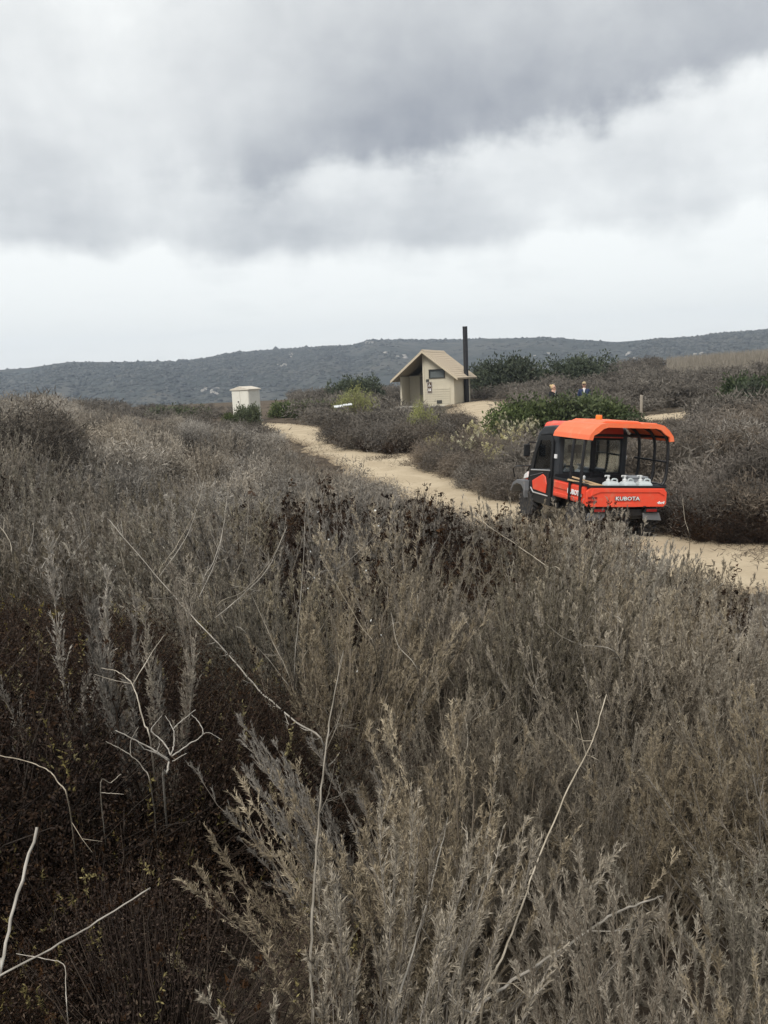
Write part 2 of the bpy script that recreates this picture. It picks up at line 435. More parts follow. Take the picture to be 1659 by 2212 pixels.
def catmull(pts, n):
    pts = np.array(pts, float); q = np.vstack([2 * pts[0] - pts[1], pts, 2 * pts[-1] - pts[-2]])
    out = []
    for i in range(len(pts) - 1):
        p0, p1, p2, p3 = q[i:i + 4]
        for t in np.linspace(0, 1, n, endpoint=False):
            out.append(.5 * (2 * p1 + (p2 - p0) * t + (2 * p0 - 5 * p1 + 4 * p2 - p3) * t * t + (3 * p1 - p0 - 3 * p2 + p3) * t ** 3))
    return np.array(out + [pts[-1]])
TRAILS = []           # sampled (x, y, halfwidth) for keeping plants off the path
def trail(name, ctl, lift, label):
    """ctl: x, y, halfwidth"""
    C = catmull(ctl, 16); TRAILS.append(C)
    d = np.gradient(C[:, :2], axis=0); d /= np.linalg.norm(d, axis=1)[:, None] + 1e-9
    nx = np.stack([d[:, 1], -d[:, 0]], -1)
    K = 15; s = np.linspace(-1, 1, K); rng = np.random.RandomState(len(TRAILS))
    V = []; E = []
    wl = 1 + .16 * np.convolve(rng.randn(len(C) + 4), np.ones(5) / 2.2, 'valid'); wr = 1 + .16 * np.convolve(rng.randn(len(C) + 4), np.ones(5) / 2.2, 'valid')
    for i in range(len(C)):
        for t in s:
            w = C[i, 2] * (wl[i] if t < 0 else wr[i]) * 1.12
            x, y = C[i, :2] + nx[i] * t * w
            rut = .018 * (math.exp(-((abs(t) - .45) / .14) ** 2))
            z = float(H(x, y)) + lift - rut - .10 * max(0, abs(t) - .86) / .14
            V.append((x, y, z)); E.append(abs(t))
    n = len(C); i, j = np.meshgrid(np.arange(n - 1), np.arange(K - 1), indexing='ij')
    F = np.stack([i * K + j, i * K + j + 1, (i + 1) * K + j + 1, (i + 1) * K + j], -1).reshape(-1, 4)
    o = obj(name, np_mesh(name, V, F, 'sand', smooth=True, extra={'edge': E}))
    tag(o, label, kind='structure'); return o
def g2(u, d, w):
    p = G(u, d); return (p[0], p[1], w)
trail('trail', [(13, 8.2, 1.4), g2(1640, 10.8, 1.5), g2(1500, 12.2, 1.6), g2(1330, 14.0, 1.6), g2(1110, 16.0, 1.25), g2(985, 18.8, 1.2), g2(880, 22.1, 1.35),
                g2(790, 26.3, 1.35), g2(718, 31.0, 1.15), g2(655, 36.5, 1.25), g2(600, 41.0, 1.3), g2(540, 43.0, 1.1), g2(470, 44, .9)], .040, 'pale sandy trail winding from the vehicle towards the cabinet')
trail('path', [g2(830, 24.6, .9), g2(905, 25.6, 1.0), g2(1000, 27.5, .9), g2(1040, 31, .9), g2(1030, 38, 1.1), g2(1045, 45, 1.9), g2(1040, 51, 1.8), g2(1010, 56, 1.2)], .030, 'sandy spur path leading to the restroom hut')
trail('clearing', [g2(1320, 33.0, .5), g2(1375, 34, 1.3), g2(1435, 34.5, 1.6), g2(1500, 36, .6)], .030, 'bare sandy clearing in the brush beyond the vehicle')
def on_trail(x, y, pad=0.):
    for C in TRAILS:
        if np.any((C[:, 0] - x) ** 2 + (C[:, 1] - y) ** 2 < (C[:, 2] + pad) ** 2): return True
    return False

# ------------------------------------------------------------------ far hills
RIDGE = [(-900, 822), (-300, 815), (0, 800), (60, 796), (150, 783), (380, 783), (440, 777), (500, 765), (640, 755), (760, 748), (800, 737), (950, 737), (1180, 731), (1330, 740), (1500, 728), (1600, 720), (1659, 714), (2000, 704), (2600, 690)]
def smooth_noise(x, y, seed, octs=5, base=1.):
    rng = np.random.RandomState(seed); z = np.zeros_like(x, float)
    for o in range(octs):
        k = base * 2 ** o
        for _ in range(5):
            a = rng.uniform(0, 6.283); ph = rng.uniform(0, 6.283); kk = k * rng.uniform(.7, 1.3)
            z += np.sin(kk * (x * math.cos(a) + y * math.sin(a)) + ph) / 2 ** o / 2.5
    return z
RIDGE_R = 1150.
def ridge_z():
    az, t = [], []
    for u, v in RIDGE:
        q = ray(u, v); az.append(math.atan2(q[0], q[1])); t.append(q[2] / math.hypot(q[0], q[1]))
    return np.array(az), np.array(t)
_raz, _rt = ridge_z()
def hill_h(A, R):
    X = R * np.sin(A); Y = R * np.cos(A)
    n = smooth_noise(X, Y, 5, 5, 1 / 260.)
    sp = np.sin(A * 46 + 2.2 * np.sin(A * 17)) * .5 + np.sin(A * 95 + 1.3) * .25     # spurs running down the slope
    rr = RIDGE_R + 60 * np.sin(A * 9 + 1)
    top = CAM_Z + rr * np.interp(A, _raz, _rt)
    f = sstep(R, 330, rr)
    body = -60 + (top + 60) * f ** .85
    z = body + (n * 9 + sp * 14) * (np.clip(f, 0, 1) * (1 - f)) * 2.0
    z = np.where(R > rr, top - (R - rr) * .10 + n * 0, z)
    return z
def build_hills():
    a = np.linspace(-62, 62, 380) * math.pi / 180; r = np.concatenate([np.linspace(300, 1000, 60), np.linspace(1010, 1300, 50), np.linspace(1330, 1500, 5)])
    A, R = np.meshgrid(a, r); V = np.stack([R * np.sin(A), R * np.cos(A), hill_h(A, R)], -1).reshape(-1, 3)
    n, m = len(a), len(r); i, j = np.meshgrid(np.arange(m - 1), np.arange(n - 1), indexing='ij')
    F = np.stack([i * n + j, (i + 1) * n + j, (i + 1) * n + j + 1, i * n + j + 1], -1).reshape(-1, 4)
    tag(obj('hills', np_mesh('hills', V, F, 'chaparral_slope', smooth=True)), 'long blue-grey chaparral ridge on the skyline', kind='structure')
    # shrubs on the slope, too far to count
    rng = np.random.RandomState(3); N = 34000
    A = rng.uniform(-.60, .60, N); R = 480 + (RIDGE_R + 70 - 480) * rng.beta(2.2, 1.1, N)
    rr = RIDGE_R + 60 * np.sin(A * 9 + 1); R = np.minimum(R, rr + 4)
    dens = smooth_noise(R * np.sin(A), R * np.cos(A), 8, 4, 1 / 90.)
    keep = dens + rng.randn(N) * .35 > -.15; A, R = A[keep], R[keep]; N = len(A)
    c = np.stack([R * np.sin(A), R * np.cos(A), hill_h(A, R)], -1)
    s = rng.gamma(4, .34, N) + .35
    octa = np.array([(1, 0, 0), (.31, .95, 0), (-.8, .59, 0), (-.8, -.59, 0), (.31, -.95, 0), (0, 0, 1.0), (0, 0, -.6)])
    fo = np.array([(0, 1, 5), (1, 2, 5), (2, 3, 5), (3, 4, 5), (4, 0, 5), (1, 0, 6), (2, 1, 6), (3, 2, 6), (4, 3, 6), (0, 4, 6)])
    V = c[:, None] + octa[None] * s[:, None, None] * rng.uniform(.6, 1.4, (N, 7, 3)) * np.array([1.1, 1.1, .72])
    F = fo[None] + 7 * np.arange(N)[:, None, None]
    t = np.repeat(rng.rand(N), 7)
    tag(obj('hillside_chaparral', np_mesh('hillside_chaparral', V.reshape(-1, 3), F.reshape(-1, 3), 'hill_shrub', tint=t)), 'far chaparral shrubs dotting the ridge', 'shrubs', kind='stuff')
build_hills()

def rock_mesh(seed):
    bm = bmesh.new(); bmesh.ops.create_icosphere(bm, subdivisions=2, radius=1); rng = np.random.RandomState(seed)
    k = rng.randn(6, 3)
    for v in bm.verts:
        p = np.array(v.co); m = 1 + .18 * math.sin(p @ k[0] * 2) + .14 * math.sin(p @ k[1] * 3) + .08 * math.sin(p @ k[2] * 6)
        v.co = Vector(np.clip(p * m, -.85, .9) * np.array([1.25, 1.0, .8]))
    me = bpy.data.meshes.new('boulder'); bm.to_mesh(me); bm.free(); me.materials.append(MATS['boulder']); return me
def hit_hill(u, v):
    q = ray(u, v); s = np.linspace(350, 1300, 1500); p = CAM + q * s[:, None]
    hz = hill_h(np.arctan2(p[:, 0], p[:, 1]), np.hypot(p[:, 0], p[:, 1])); k = np.argmax(p[:, 2] < hz)
    return p[k] if p[k, 2] < hz[k] else None
_rocks = [rock_mesh(s) for s in range(4)]
_rk = random.Random(4)
for (u, v, n, sx, sy, size) in [(456, 846, 16, 17, 7, 1.35), (630, 768, 7, 5, 6, 1.2), (605, 790, 3, 12, 3, 1.6), (850, 765, 5, 30, 10, 1.8), (1340, 770, 4, 50, 9, 1.9), (1480, 765, 3, 40, 8, 1.8), (1150, 772, 4, 45, 12, 1.5), (800, 742, 4, 14, 3, 1.7)]:
    for _ in range(n):
        p = hit_hill(u + _rk.uniform(-sx, sx), v + _rk.uniform(-sy, sy))
        if p is None: continue
        o = obj('boulder', _rk.choice(_rocks), loc=p); s = size * _rk.uniform(.6, 1.6); o.scale = (s * _rk.uniform(1, 1.6), s, s); o.rotation_euler = (0, 0, _rk.uniform(0, 6))
        tag(o, 'pale granite boulder showing on the far chaparral ridge', 'boulder', 'pale boulders on the far ridge')
#@@PLANTS
# ------------------------------------------------------------------ plant building kit
def unit(a): return a / (np.linalg.norm(a, axis=-1, keepdims=True) + 1e-9)
def perps(T):
    h = np.where(np.abs(T[..., 2:3]) < .9, np.array([0, 0, 1.]), np.array([1., 0, 0]))
    a = unit(np.cross(T, h)); return a, np.cross(T, a)
def tubes(paths, r, n=3):
    """paths (N,K,3), r (N,K) -> verts, quads"""
    N, K, _ = paths.shape
    T = unit(np.gradient(paths, axis=1)); a, b = perps(T)
    q = 2 * np.pi * np.arange(n) / n
    V = paths[:, :, None] + (a[:, :, None] * np.cos(q)[None, None, :, None] + b[:, :, None] * np.sin(q)[None, None, :, None]) * r[:, :, None, None]
    i, k, j = np.meshgrid(np.arange(N), np.arange(K - 1), np.arange(n), indexing='ij'); jn = (j + 1) % n
    base = (i * K + k) * n
    F = np.stack([base + j, base + jn, base + n + jn, base + n + j], -1).reshape(-1, 4)
    return V.reshape(-1, 3), F
def blades(B, D, L, w, rng, kite=False):
    """one thin triangle (or kite) per leaf"""
    a, b = perps(D); q = rng.uniform(0, 6.283, len(B))[:, None]; S = a * np.cos(q) + b * np.sin(q)
    L = np.broadcast_to(np.asarray(L, float).reshape(-1, 1), (len(B), 1)); w = np.broadcast_to(np.asarray(w, float).reshape(-1, 1), (len(B), 1))
    n = np.arange(len(B))
    if kite:
        m = B + D * L * .45
        V = np.stack([B, m + S * w / 2, B + D * L, m - S * w / 2], 1).reshape(-1, 3)
        F = np.stack([n * 4, n * 4 + 1, n * 4 + 2, n * 4 + 3], -1)
        return V, F, 4
    V = np.stack([B - S * w / 2, B + S * w / 2, B + D * L], 1).reshape(-1, 3)
    return V, np.stack([n * 3, n * 3 + 1, n * 3 + 2], -1), 3
def clumps(C, r, rng, m=9):
    """ragged little heads: m random facets around each centre"""
    n = len(C); d = unit(rng.randn(n, m, 3)); c = C[:, None] + d * (np.asarray(r).reshape(-1, 1, 1) * rng.uniform(.2, 1, (n, m, 1)))
    tri = c[:, :, None] + rng.randn(n, m, 3, 3) * np.asarray(r).reshape(-1, 1, 1, 1) * .42
    V = tri.reshape(-1, 3); return V, np.arange(len(V)).reshape(-1, 3)
def join(parts):
    """[(V, F)] of equal face size"""
    V, F, n = [], [], 0
    for v, f in parts: V.append(v); F.append(f + n); n += len(v)
    return np.concatenate(V), np.concatenate(F)

def wand_shrub(seed, stems=55, spread=.42, twigs=22, leaves=16, ll=.024, lw=.0032, sr=.0045, base=.10, bare=.25, lean=0.):
    """feathery sagebrush about 1 m tall: upright wands set with short twigs and thread leaves"""
    rng = np.random.RandomState(seed); K = 8
    th = rng.uniform(0, 6.283, stems); ph = np.abs(rng.randn(stems)) * spread
    L = rng.uniform(.62, 1.08, stems) * (1 - .18 * np.clip(ph, 0, 1))
    b = np.stack([np.cos(th), np.sin(th), 0 * th], -1) * rng.uniform(0, base, stems)[:, None]
    t = np.linspace(0, 1, K); hd = np.stack([np.cos(th), np.sin(th), 0 * th], -1)
    hor = np.sin(np.clip(ph, 0, 1.2))[:, None] * t[None] ** .85; ver = np.cos(np.clip(ph, 0, 1.2))[:, None] * t[None] + .10 * np.sin(np.clip(ph, 0, 1))[:, None] * t[None] ** 2
    p = b[:, None] + L[:, None, None] * (hd[:, None] * hor[..., None] + np.array([0, 0, 1.]) * ver[..., None])
    p[..., 0] += lean * (t ** 1.5)[None] * L[:, None]
    p += np.cumsum(rng.randn(stems, K, 3) * .012, 1) * (t > 0)[None, :, None]
    rr = sr * (1.15 - t)[None] * rng.uniform(.6, 1.3, stems)[:, None]
    SV, SF = tubes(p, rr); st = rng.rand(stems); stint = np.repeat(st * .5 + .2, K * 3)
    # twigs
    n = stems * twigs; si = np.repeat(np.arange(stems), twigs); tt = bare + (1 - bare) * rng.rand(n) ** .8
    x = tt * (K - 1); i0 = np.minimum(x.astype(int), K - 2); fr = (x - i0)[:, None]
    B = p[si, i0] * (1 - fr) + p[si, i0 + 1] * fr; T = unit(p[si, i0 + 1] - p[si, i0])
    D = unit(T * 1.25 + unit(rng.randn(n, 3)) * .62 + np.array([0, 0, .30])); TL = rng.uniform(.03, .125, n) * (1.25 - .75 * tt) * L[si]
    tw = np.stack([B, B + D * TL[:, None] * .55, B + D * TL[:, None] + np.array([0, 0, .15]) * TL[:, None]], 1)
    tr = np.stack([np.full(n, .0016), np.full(n, .0012), np.full(n, .0006)], 1) * (sr / .0045)
    TV, TF = tubes(tw, tr); ttint = np.repeat(np.clip(st[si] * .5 + rng.rand(n) * .4, 0, 1), 9)
    V, F = join([(SV, SF), (TV, TF)])
    stem_me = np_mesh('stems', V, F, 'twig', tint=np.concatenate([stint, ttint]))
    # leaves
    m = n * leaves; li = np.repeat(np.arange(n), leaves); s = rng.rand(m)[:, None]
    LB = tw[li, 0] * (1 - s) + tw[li, 2] * s; LD = unit(D[li] * 1.1 + unit(rng.randn(m, 3)) * .75)
    LV, LF, k = blades(LB, LD, ll * rng.uniform(.5, 1.3, m), lw * rng.uniform(.6, 1.4, m), rng)
    lt = np.repeat(np.clip(st[si[li]] * .55 + rng.rand(m) * .5, 0, 1), 3)
    leaf_me = np_mesh('foliage', LV, LF, 'sage_warm', tint=lt)
    return [('stems', stem_me), ('foliage', leaf_me)]

def dome_shrub(seed, tips=260, leaves=30, ll=.012, lw=.006, cl=.05, rx=.75, hz=.75, sr=.004, kite=True, leafm='buckwheat_leaf', stemm='dark_twig', lobes=6, heads=0, headm='seed_head', head_r=.012, head_up=.10, sprigs=0, low=.12, stem_n=3):
    """rounded bush: curved limbs run out to clumps of leaves filling an uneven dome"""
    rng = np.random.RandomState(seed); K = 6
    la = rng.uniform(0, 6.283, lobes); lc = np.stack([np.cos(la) * rx * .45, np.sin(la) * rx * .45, rng.uniform(.25, .58, lobes) * hz], -1); lr = rng.uniform(.34, .56, lobes)
    pick = rng.randint(0, lobes, tips); d = unit(rng.randn(tips, 3) + np.array([0, 0, .35])); rad_ = rng.rand(tips) ** .33
    tip = lc[pick] + d * (lr[pick] * rad_)[:, None] * np.array([rx, rx, hz])
    tip[:, 2] = np.abs(tip[:, 2] - low) + low
    t = np.linspace(0, 1, K); b = rng.randn(tips, 3) * .04; b[:, 2] = 0
    p = b[:, None] * (1 - t)[None, :, None] + tip[:, None] * np.stack([t ** 1.0, t ** 1.0, t ** .75], -1)[None]
    p += rng.randn(tips, K, 3) * .018 * np.sin(t * 3.1)[None, :, None]
    SV, SF = tubes(p, sr * (1.2 - t)[None] * rng.uniform(.5, 1.5, tips)[:, None], stem_n); pt = rng.rand(tips)
    out = [('stems', np_mesh('stems', SV, SF, stemm, tint=np.repeat(pt, K * stem_n)))]
    m = tips * leaves; li = np.repeat(np.arange(tips), leaves)
    off = rng.randn(m, 3) * cl; LB = tip[li] + off; LB[:, 2] = np.maximum(LB[:, 2], .02)
    LD = unit(off / cl * .5 + unit(rng.randn(m, 3)) + np.array([0, 0, .35]))
    V, F, k = blades(LB, LD, ll * rng.uniform(.6, 1.35, m), lw * rng.uniform(.7, 1.3, m), rng, kite)
    out.append(('foliage', np_mesh('foliage', V, F, leafm, tint=np.repeat(np.clip(pt[li] * .6 + rng.rand(m) * .45, 0, 1), k))))
    if heads:
        hi = rng.choice(tips, heads); c0 = tip[hi]; up = unit(np.array([0, 0, 1.]) + c0 * np.array([.5, .5, 0]) + rng.randn(heads, 3) * .25); hl = head_up * rng.uniform(.4, 1.5, heads)
        c1 = c0 + up * hl[:, None]
        V1, F1 = tubes(np.stack([c0, (c0 + c1) / 2 + rng.randn(heads, 3) * .008, c1], 1), np.full((heads, 3), .0016))
        out.append(('stalks', np_mesh('stalks', V1, F1, stemm, tint=np.full(len(V1), .6))))
        V2, F2 = clumps(c1, head_r * rng.uniform(.6, 1.4, heads), rng, 12)
        out.append(('flower_heads', np_mesh('flower_heads', V2, F2, headm, tint=np.repeat(rng.rand(heads), 36))))
    if sprigs:
        hi = rng.choice(tips, sprigs); c0 = tip[hi]; up = unit(np.array([0, 0, 1.]) + rng.randn(sprigs, 3) * .35); hl = rng.uniform(.05, .14, sprigs)
        q = 26; s = rng.rand(sprigs, q)[..., None]; B = (c0[:, None] + up[:, None] * hl[:, None, None] * s).reshape(-1, 3)
        D = unit(np.repeat(up, q, 0) * .6 + unit(rng.randn(sprigs * q, 3)))
        V3, F3, k3 = blades(B, D, .014, .005, rng, True)
        out.append(('sprigs', np_mesh('sprigs', V3, F3, 'sprig', tint=np.repeat(rng.rand(len(B)), k3))))
    return out

def plant(name, proto, loc, scale, rz, label, cat, group=None, mats=None, tilt=(0, 0)):
    r = bpy.data.objects.new(name, None); r.empty_display_size = .1; COL.objects.link(r)
    r.location = tuple(map(float, loc)); r.rotation_euler = (tilt[0], tilt[1], rz)
    r.scale = scale if hasattr(scale, '__len__') else (scale,) * 3
    tag(r, label, cat, group)
    for pn, me in proto:
        c = bpy.data.objects.new(pn, me); COL.objects.link(c); c.parent = r; c['kind'] = 'stuff'
        if mats and pn in mats:
            c.material_slots[0].link = 'OBJECT'; c.material_slots[0].material = MATS[mats[pn]]
    return r

rnd = random.Random(11)
NEAR = [wand_shrub(100 + k, stems=70, twigs=30, leaves=26, ll=.016, lw=.0031, spread=.30 + .09 * (k % 3), lean=.12 * (k % 2)) for k in range(6)]
MIDS = [wand_shrub(130 + k, stems=46, twigs=18, leaves=15, ll=.024, lw=.0050, sr=.0055, spread=.40 + .05 * (k % 3)) for k in range(5)]
FARS = [wand_shrub(160 + k, stems=34, twigs=11, leaves=7, ll=.062, lw=.012, sr=.008, spread=.50, bare=.15) for k in range(4)]
BUCK = [dome_shrub(200 + k, tips=520, leaves=34, ll=.011, lw=.0048, cl=.038, heads=170, head_r=.010, sprigs=26, head_up=.07) for k in range(4)]
BUCKM = [dome_shrub(220 + k, tips=240, leaves=16, ll=.022, lw=.010, cl=.045, heads=90, head_r=.022, head_up=.16, sr=.005) for k in range(3)]
MOUND = [dome_shrub(240 + k, tips=420, leaves=13, ll=.075, lw=.012, cl=.055, leafm='brush_far', stemm='twig', sr=.006, lobes=8, kite=False) for k in range(4)]
GREEN = [dome_shrub(260 + k, tips=380, leaves=16, ll=.075, lw=.036, cl=.06, leafm='green_leaf', stemm='bark', sr=.010, lobes=8, low=.08) for k in range(3)]
LIME = [dome_shrub(280 + k, tips=240, leaves=22, ll=.060, lw=.012, cl=.05, leafm='lime_leaf', stemm='twig', sr=.007, lobes=7) for k in range(2)]
FLOWER = [dome_shrub(290 + k, tips=230, leaves=12, ll=.05, lw=.010, cl=.055, leafm='brush_red', stemm='twig', sr=.005, lobes=7, heads=110, headm='pale_flower', head_r=.035, head_up=.14) for k in range(2)]

# highest line that the brush on the near slope may reach, in photo units
CAP = [(-400, 850), (0, 850), (100, 838), (200, 868), (300, 892), (500, 893), (575, 908), (630, 955), (700, 992), (800, 1022), (900, 1056), (980, 1086), (1060, 1088), (1100, 1082), (1150, 1094), (1260, 1086), (1330, 1106), (1390, 1150), (1440, 1185), (1520, 1205), (1600, 1228), (1659, 1262), (2200, 1330)]
_cu = [c[0] for c in CAP]; _cv = [c[1] for c in CAP]
def cap_height(x, y, jit):
    """tallest plant at (x, y) that stays below the brush line"""
    z0 = float(H(x, y)); lo, hi = 0., 2.2
    for _ in range(16):
        m = (lo + hi) / 2; u, v = proj((x, y, z0 + m))
        if v > np.interp(u, _cu, _cv) + jit: lo = m
        else: hi = m
    return lo
UTV_POS = G(1345, 13.45); UTV_YAW = rad(14); UTV_ROLL = rad(4.5)
def in_utv(x, y, pad=.25):
    dx, dy = x - UTV_POS[0], y - UTV_POS[1]; c, s = math.cos(UTV_YAW), math.sin(UTV_YAW)
    lx, ly = c * dx + s * dy, -s * dx + c * dy
    return abs(lx) < .85 + pad and -pad < ly < 3.1 + pad
def trail_y(x):
    C = TRAILS[0]; return float(np.interp(x, C[::-1, 0], C[::-1, 1] - C[::-1, 2]))

# --- near slope
MARKS = [('beside the tall pale stalk', G(700, 2.0)), ('beside the low arching branch', G(1230, 1.7)), ('beside the long grey stem', G(1200, 2.3)), ('beside the long diagonal stem', G(520, 3.4)), ('rimming the dark hollow', G(250, 3.6)),
         ('straight below the vehicle tailgate', (UTV_POS[0], UTV_POS[1] - 4.5)), ('down the slope from the vehicle nose', (UTV_POS[0] - 2.6, UTV_POS[1] - 6)), ('just short of the trail right of the vehicle', (6.0, 8.8)), ('where the slope meets the trail bend', (-1.5, 11)), ('on the slope below the pale cabinet', (-4.5, 9.5)), ('halfway down the open slope', (.8, 5.5)), ('at the foot of the left rise', (-3.2, 6.5)), ('high on the open slope', (1.8, 3.4))]
def mark(x, y): return min(MARKS, key=lambda m: (m[1][0] - x) ** 2 + (m[1][1] - y) ** 2)[0]
counts = dict(sage=0, buck=0)
y = 1.15
while y < 12.4:
    step = .44 if y < 3 else (.56 if y < 6 else .68)
    x = -(.56 * y + .9)
    while x < .60 * y + 1.0:
        px, py = x + rnd.uniform(-.4, .4) * step, y + rnd.uniform(-.4, .4) * step
        x += step
        if math.hypot(px, py) < 1.35 or on_trail(px, py, .12) or in_utv(px, py): continue
        if py > trail_y(px) - .1: continue
        ut, vt = proj((px, py, float(H(px, py)) + .65))
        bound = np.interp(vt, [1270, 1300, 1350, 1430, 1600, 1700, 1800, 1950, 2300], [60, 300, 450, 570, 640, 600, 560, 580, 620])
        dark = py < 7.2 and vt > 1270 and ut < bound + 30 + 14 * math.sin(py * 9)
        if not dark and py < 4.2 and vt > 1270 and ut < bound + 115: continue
        hmax = cap_height(px, py, rnd.uniform(4, 40) * 2.5 if py < 4 else (rnd.uniform(0, 36) if py < 6 else (rnd.uniform(-16, 26) if ut < 1320 else rnd.uniform(2, 36))))
        z = float(H(px, py)) - .02
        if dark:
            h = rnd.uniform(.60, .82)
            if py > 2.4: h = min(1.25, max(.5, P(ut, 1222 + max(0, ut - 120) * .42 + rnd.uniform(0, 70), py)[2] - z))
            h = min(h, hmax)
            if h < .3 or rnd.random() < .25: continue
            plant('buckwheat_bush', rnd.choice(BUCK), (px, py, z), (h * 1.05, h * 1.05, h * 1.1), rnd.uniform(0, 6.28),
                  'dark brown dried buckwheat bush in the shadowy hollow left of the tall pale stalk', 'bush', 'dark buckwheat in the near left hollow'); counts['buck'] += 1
            continue
        u, v = proj((px, py, z + .5))
        band = 5.2 < py < 11.5 and rnd.random() < (.55 if 580 < u < 1060 else .05)
        edge_line = py > 8.2 and rnd.random() < (.22 if 1080 < u < 1420 else (.45 if u > 560 else .08))
        h = min(rnd.uniform(.60, .88) if py < 3.2 else (rnd.uniform(.75, 1.15) if py < 6 else rnd.uniform(.95, 1.55)), hmax)
        if h < .22: continue
        if band or edge_line:
            plant('seed_head_bush', rnd.choice(BUCKM), (px, py, z), (h * 1.0, h * 1.0, h * 1.15), rnd.uniform(0, 6.28),
                  'dark bush with brown seed heads ' + mark(px, py), 'bush', 'seed-headed bushes ' + mark(px, py))
            counts['buck'] += 1; continue
        near = py < 4.6
        warm = px > -.3 + .02 * py and py < 7 and rnd.random() < (.95 if py < 3 else .75)
        proto = rnd.choice(NEAR if near else MIDS)
        m = 'sage_warm' if warm else rnd.choice(['sage_grey', 'sage_pale', 'sage_olive'] if u < 700 else ['sage_grey', 'sage_grey', 'sage_olive'])
        if warm: lab = 'feathery olive-brown sagebrush ' + mark(px, py); grp = lab
        else: lab = ('wispy tan-tinged sagebrush ' if m == 'sage_olive' else 'wispy pale grey sagebrush ' if m == 'sage_pale' else 'wispy ash-grey sagebrush ') + mark(px, py); grp = lab
        plant('sagebrush', proto, (px, py, z), (h * rnd.uniform(.95, 1.3), h * rnd.uniform(.95, 1.3), h), rnd.uniform(0, 6.28), lab, 'shrub', grp,
              {'foliage': m}, (rnd.uniform(-.2, .2), rnd.uniform(-.2, .2)))
        counts['sage'] += 1
    y += step * .9
for (u, v, d) in [(1105, 1088, 12.0), (1140, 1098, 11.8), (1180, 1106, 11.6), (1075, 1094, 12.4), (1225, 1098, 11.4)]:
    p = P(u, v, d); z0 = float(H(p[0], d)); hh = p[2] - z0
    plant('seed_head_bush', BUCKM[u % 3], (p[0], d, z0 - .02), (hh * .95, hh * .95, hh * 1.15), u, 'dark seed-headed bush hiding the front wheel of the vehicle', 'bush', 'bushes hiding the front wheel')
# --- pale plumes standing against the dark hollow, and the bush leaning into it
PLUME = [wand_shrub(70 + k, stems=8, twigs=60, leaves=26, ll=.016, lw=.0030, spread=.11, base=.06, bare=.40) for k in range(2)]
for i, (u, v, d) in enumerate([(140, 1262, 2.9), (275, 1290, 2.7), (320, 1300, 2.75)]):
    p = P(u, v, d); z0 = float(H(p[0], d)); hh = (p[2] - z0) * .97
    plant('sagebrush', PLUME[i % 2], (p[0], d, z0), (hh, hh, hh), u, 'narrow pale grey sagebrush plume rising out of the dark hollow', 'shrub', 'pale plumes in the dark hollow', {'foliage': 'sage_grey'})
LEAN = wand_shrub(77, stems=34, twigs=30, leaves=26, ll=.016, lw=.0030, spread=.20, lean=-.42)
p = G(850, 2.0)
plant('sagebrush', LEAN, (p[0], p[1], p[2]), (.80, .7, .80), rad(-14), 'tan-grey sagebrush leaning out over the dark hollow', 'shrub', None, {'foliage': 'sage_grey'})

# --- the rise left of the trail
FIELD = []
y = 9.5
while y < 44:
    step = .75 if y < 18 else (1.0 if y < 28 else 1.35)
    x = -(.54 * y + 2)
    while x < 1.5:
        px, py = x + rnd.uniform(-.4, .4) * step, y + rnd.uniform(-.4, .4) * step; x += step
        if on_trail(px, py, .25) or py < 12.4 and px > -4: continue
        C = TRAILS[0]; k = np.argmin(np.abs(C[:, 1] - py))
        if px > C[k, 0] - C[k, 2] and py > 14: continue
        if py <= 12.4 and px > -(.56 * py + .9): continue
        hmax = cap_height(px, py, rnd.uniform(0, 26))
        h = min(rnd.uniform(.7, 1.25), hmax)
        if px < -.43 * py and 13 < py < 21: h = min(rnd.uniform(1.2, 1.7), hmax)
        if h < .25: continue
        FIELD.append((px, py, h))
    y += step * .9
def field_label(x, y, mound, tall):
    where = 'on the outer end of the left rise' if x < -.36 * y else ('on the flank of the rise facing the trail' if x > -.16 * y else 'on the broad back of the left rise')
    far = '' if y < 17 else (', towards the cabinet' if x > -.30 * y else ', facing the valley')
    look = 'tall rounded shrub ' if tall else ('rounded grey-brown shrub ' if mound else 'wispy grey-brown shrub ')
    l = look + where + far; return l, 'shrub', l
FIELD.sort(key=lambda f: f[1])
for px, py, h in FIELD[:290]:
    z = float(H(px, py)) - .02
    tall = h > 1.26
    proto = rnd.choice(MOUND if tall or rnd.random() < .30 else (MIDS if py < 17 else FARS))
    is_m = any(proto is q for q in MOUND)
    s = (h * 1.15, h * 1.15, h * 1.3) if is_m else (h, h, h)
    plant('coastal_shrub', proto, (px, py, z), s, rnd.uniform(0, 6.28), *field_label(px, py, is_m, tall),
          {'foliage': 'brush_dark' if tall else rnd.choice(['sage_pale', 'sage_pale', 'sage_grey'])}, (rnd.uniform(-.08, .08), rnd.uniform(-.08, .08)))

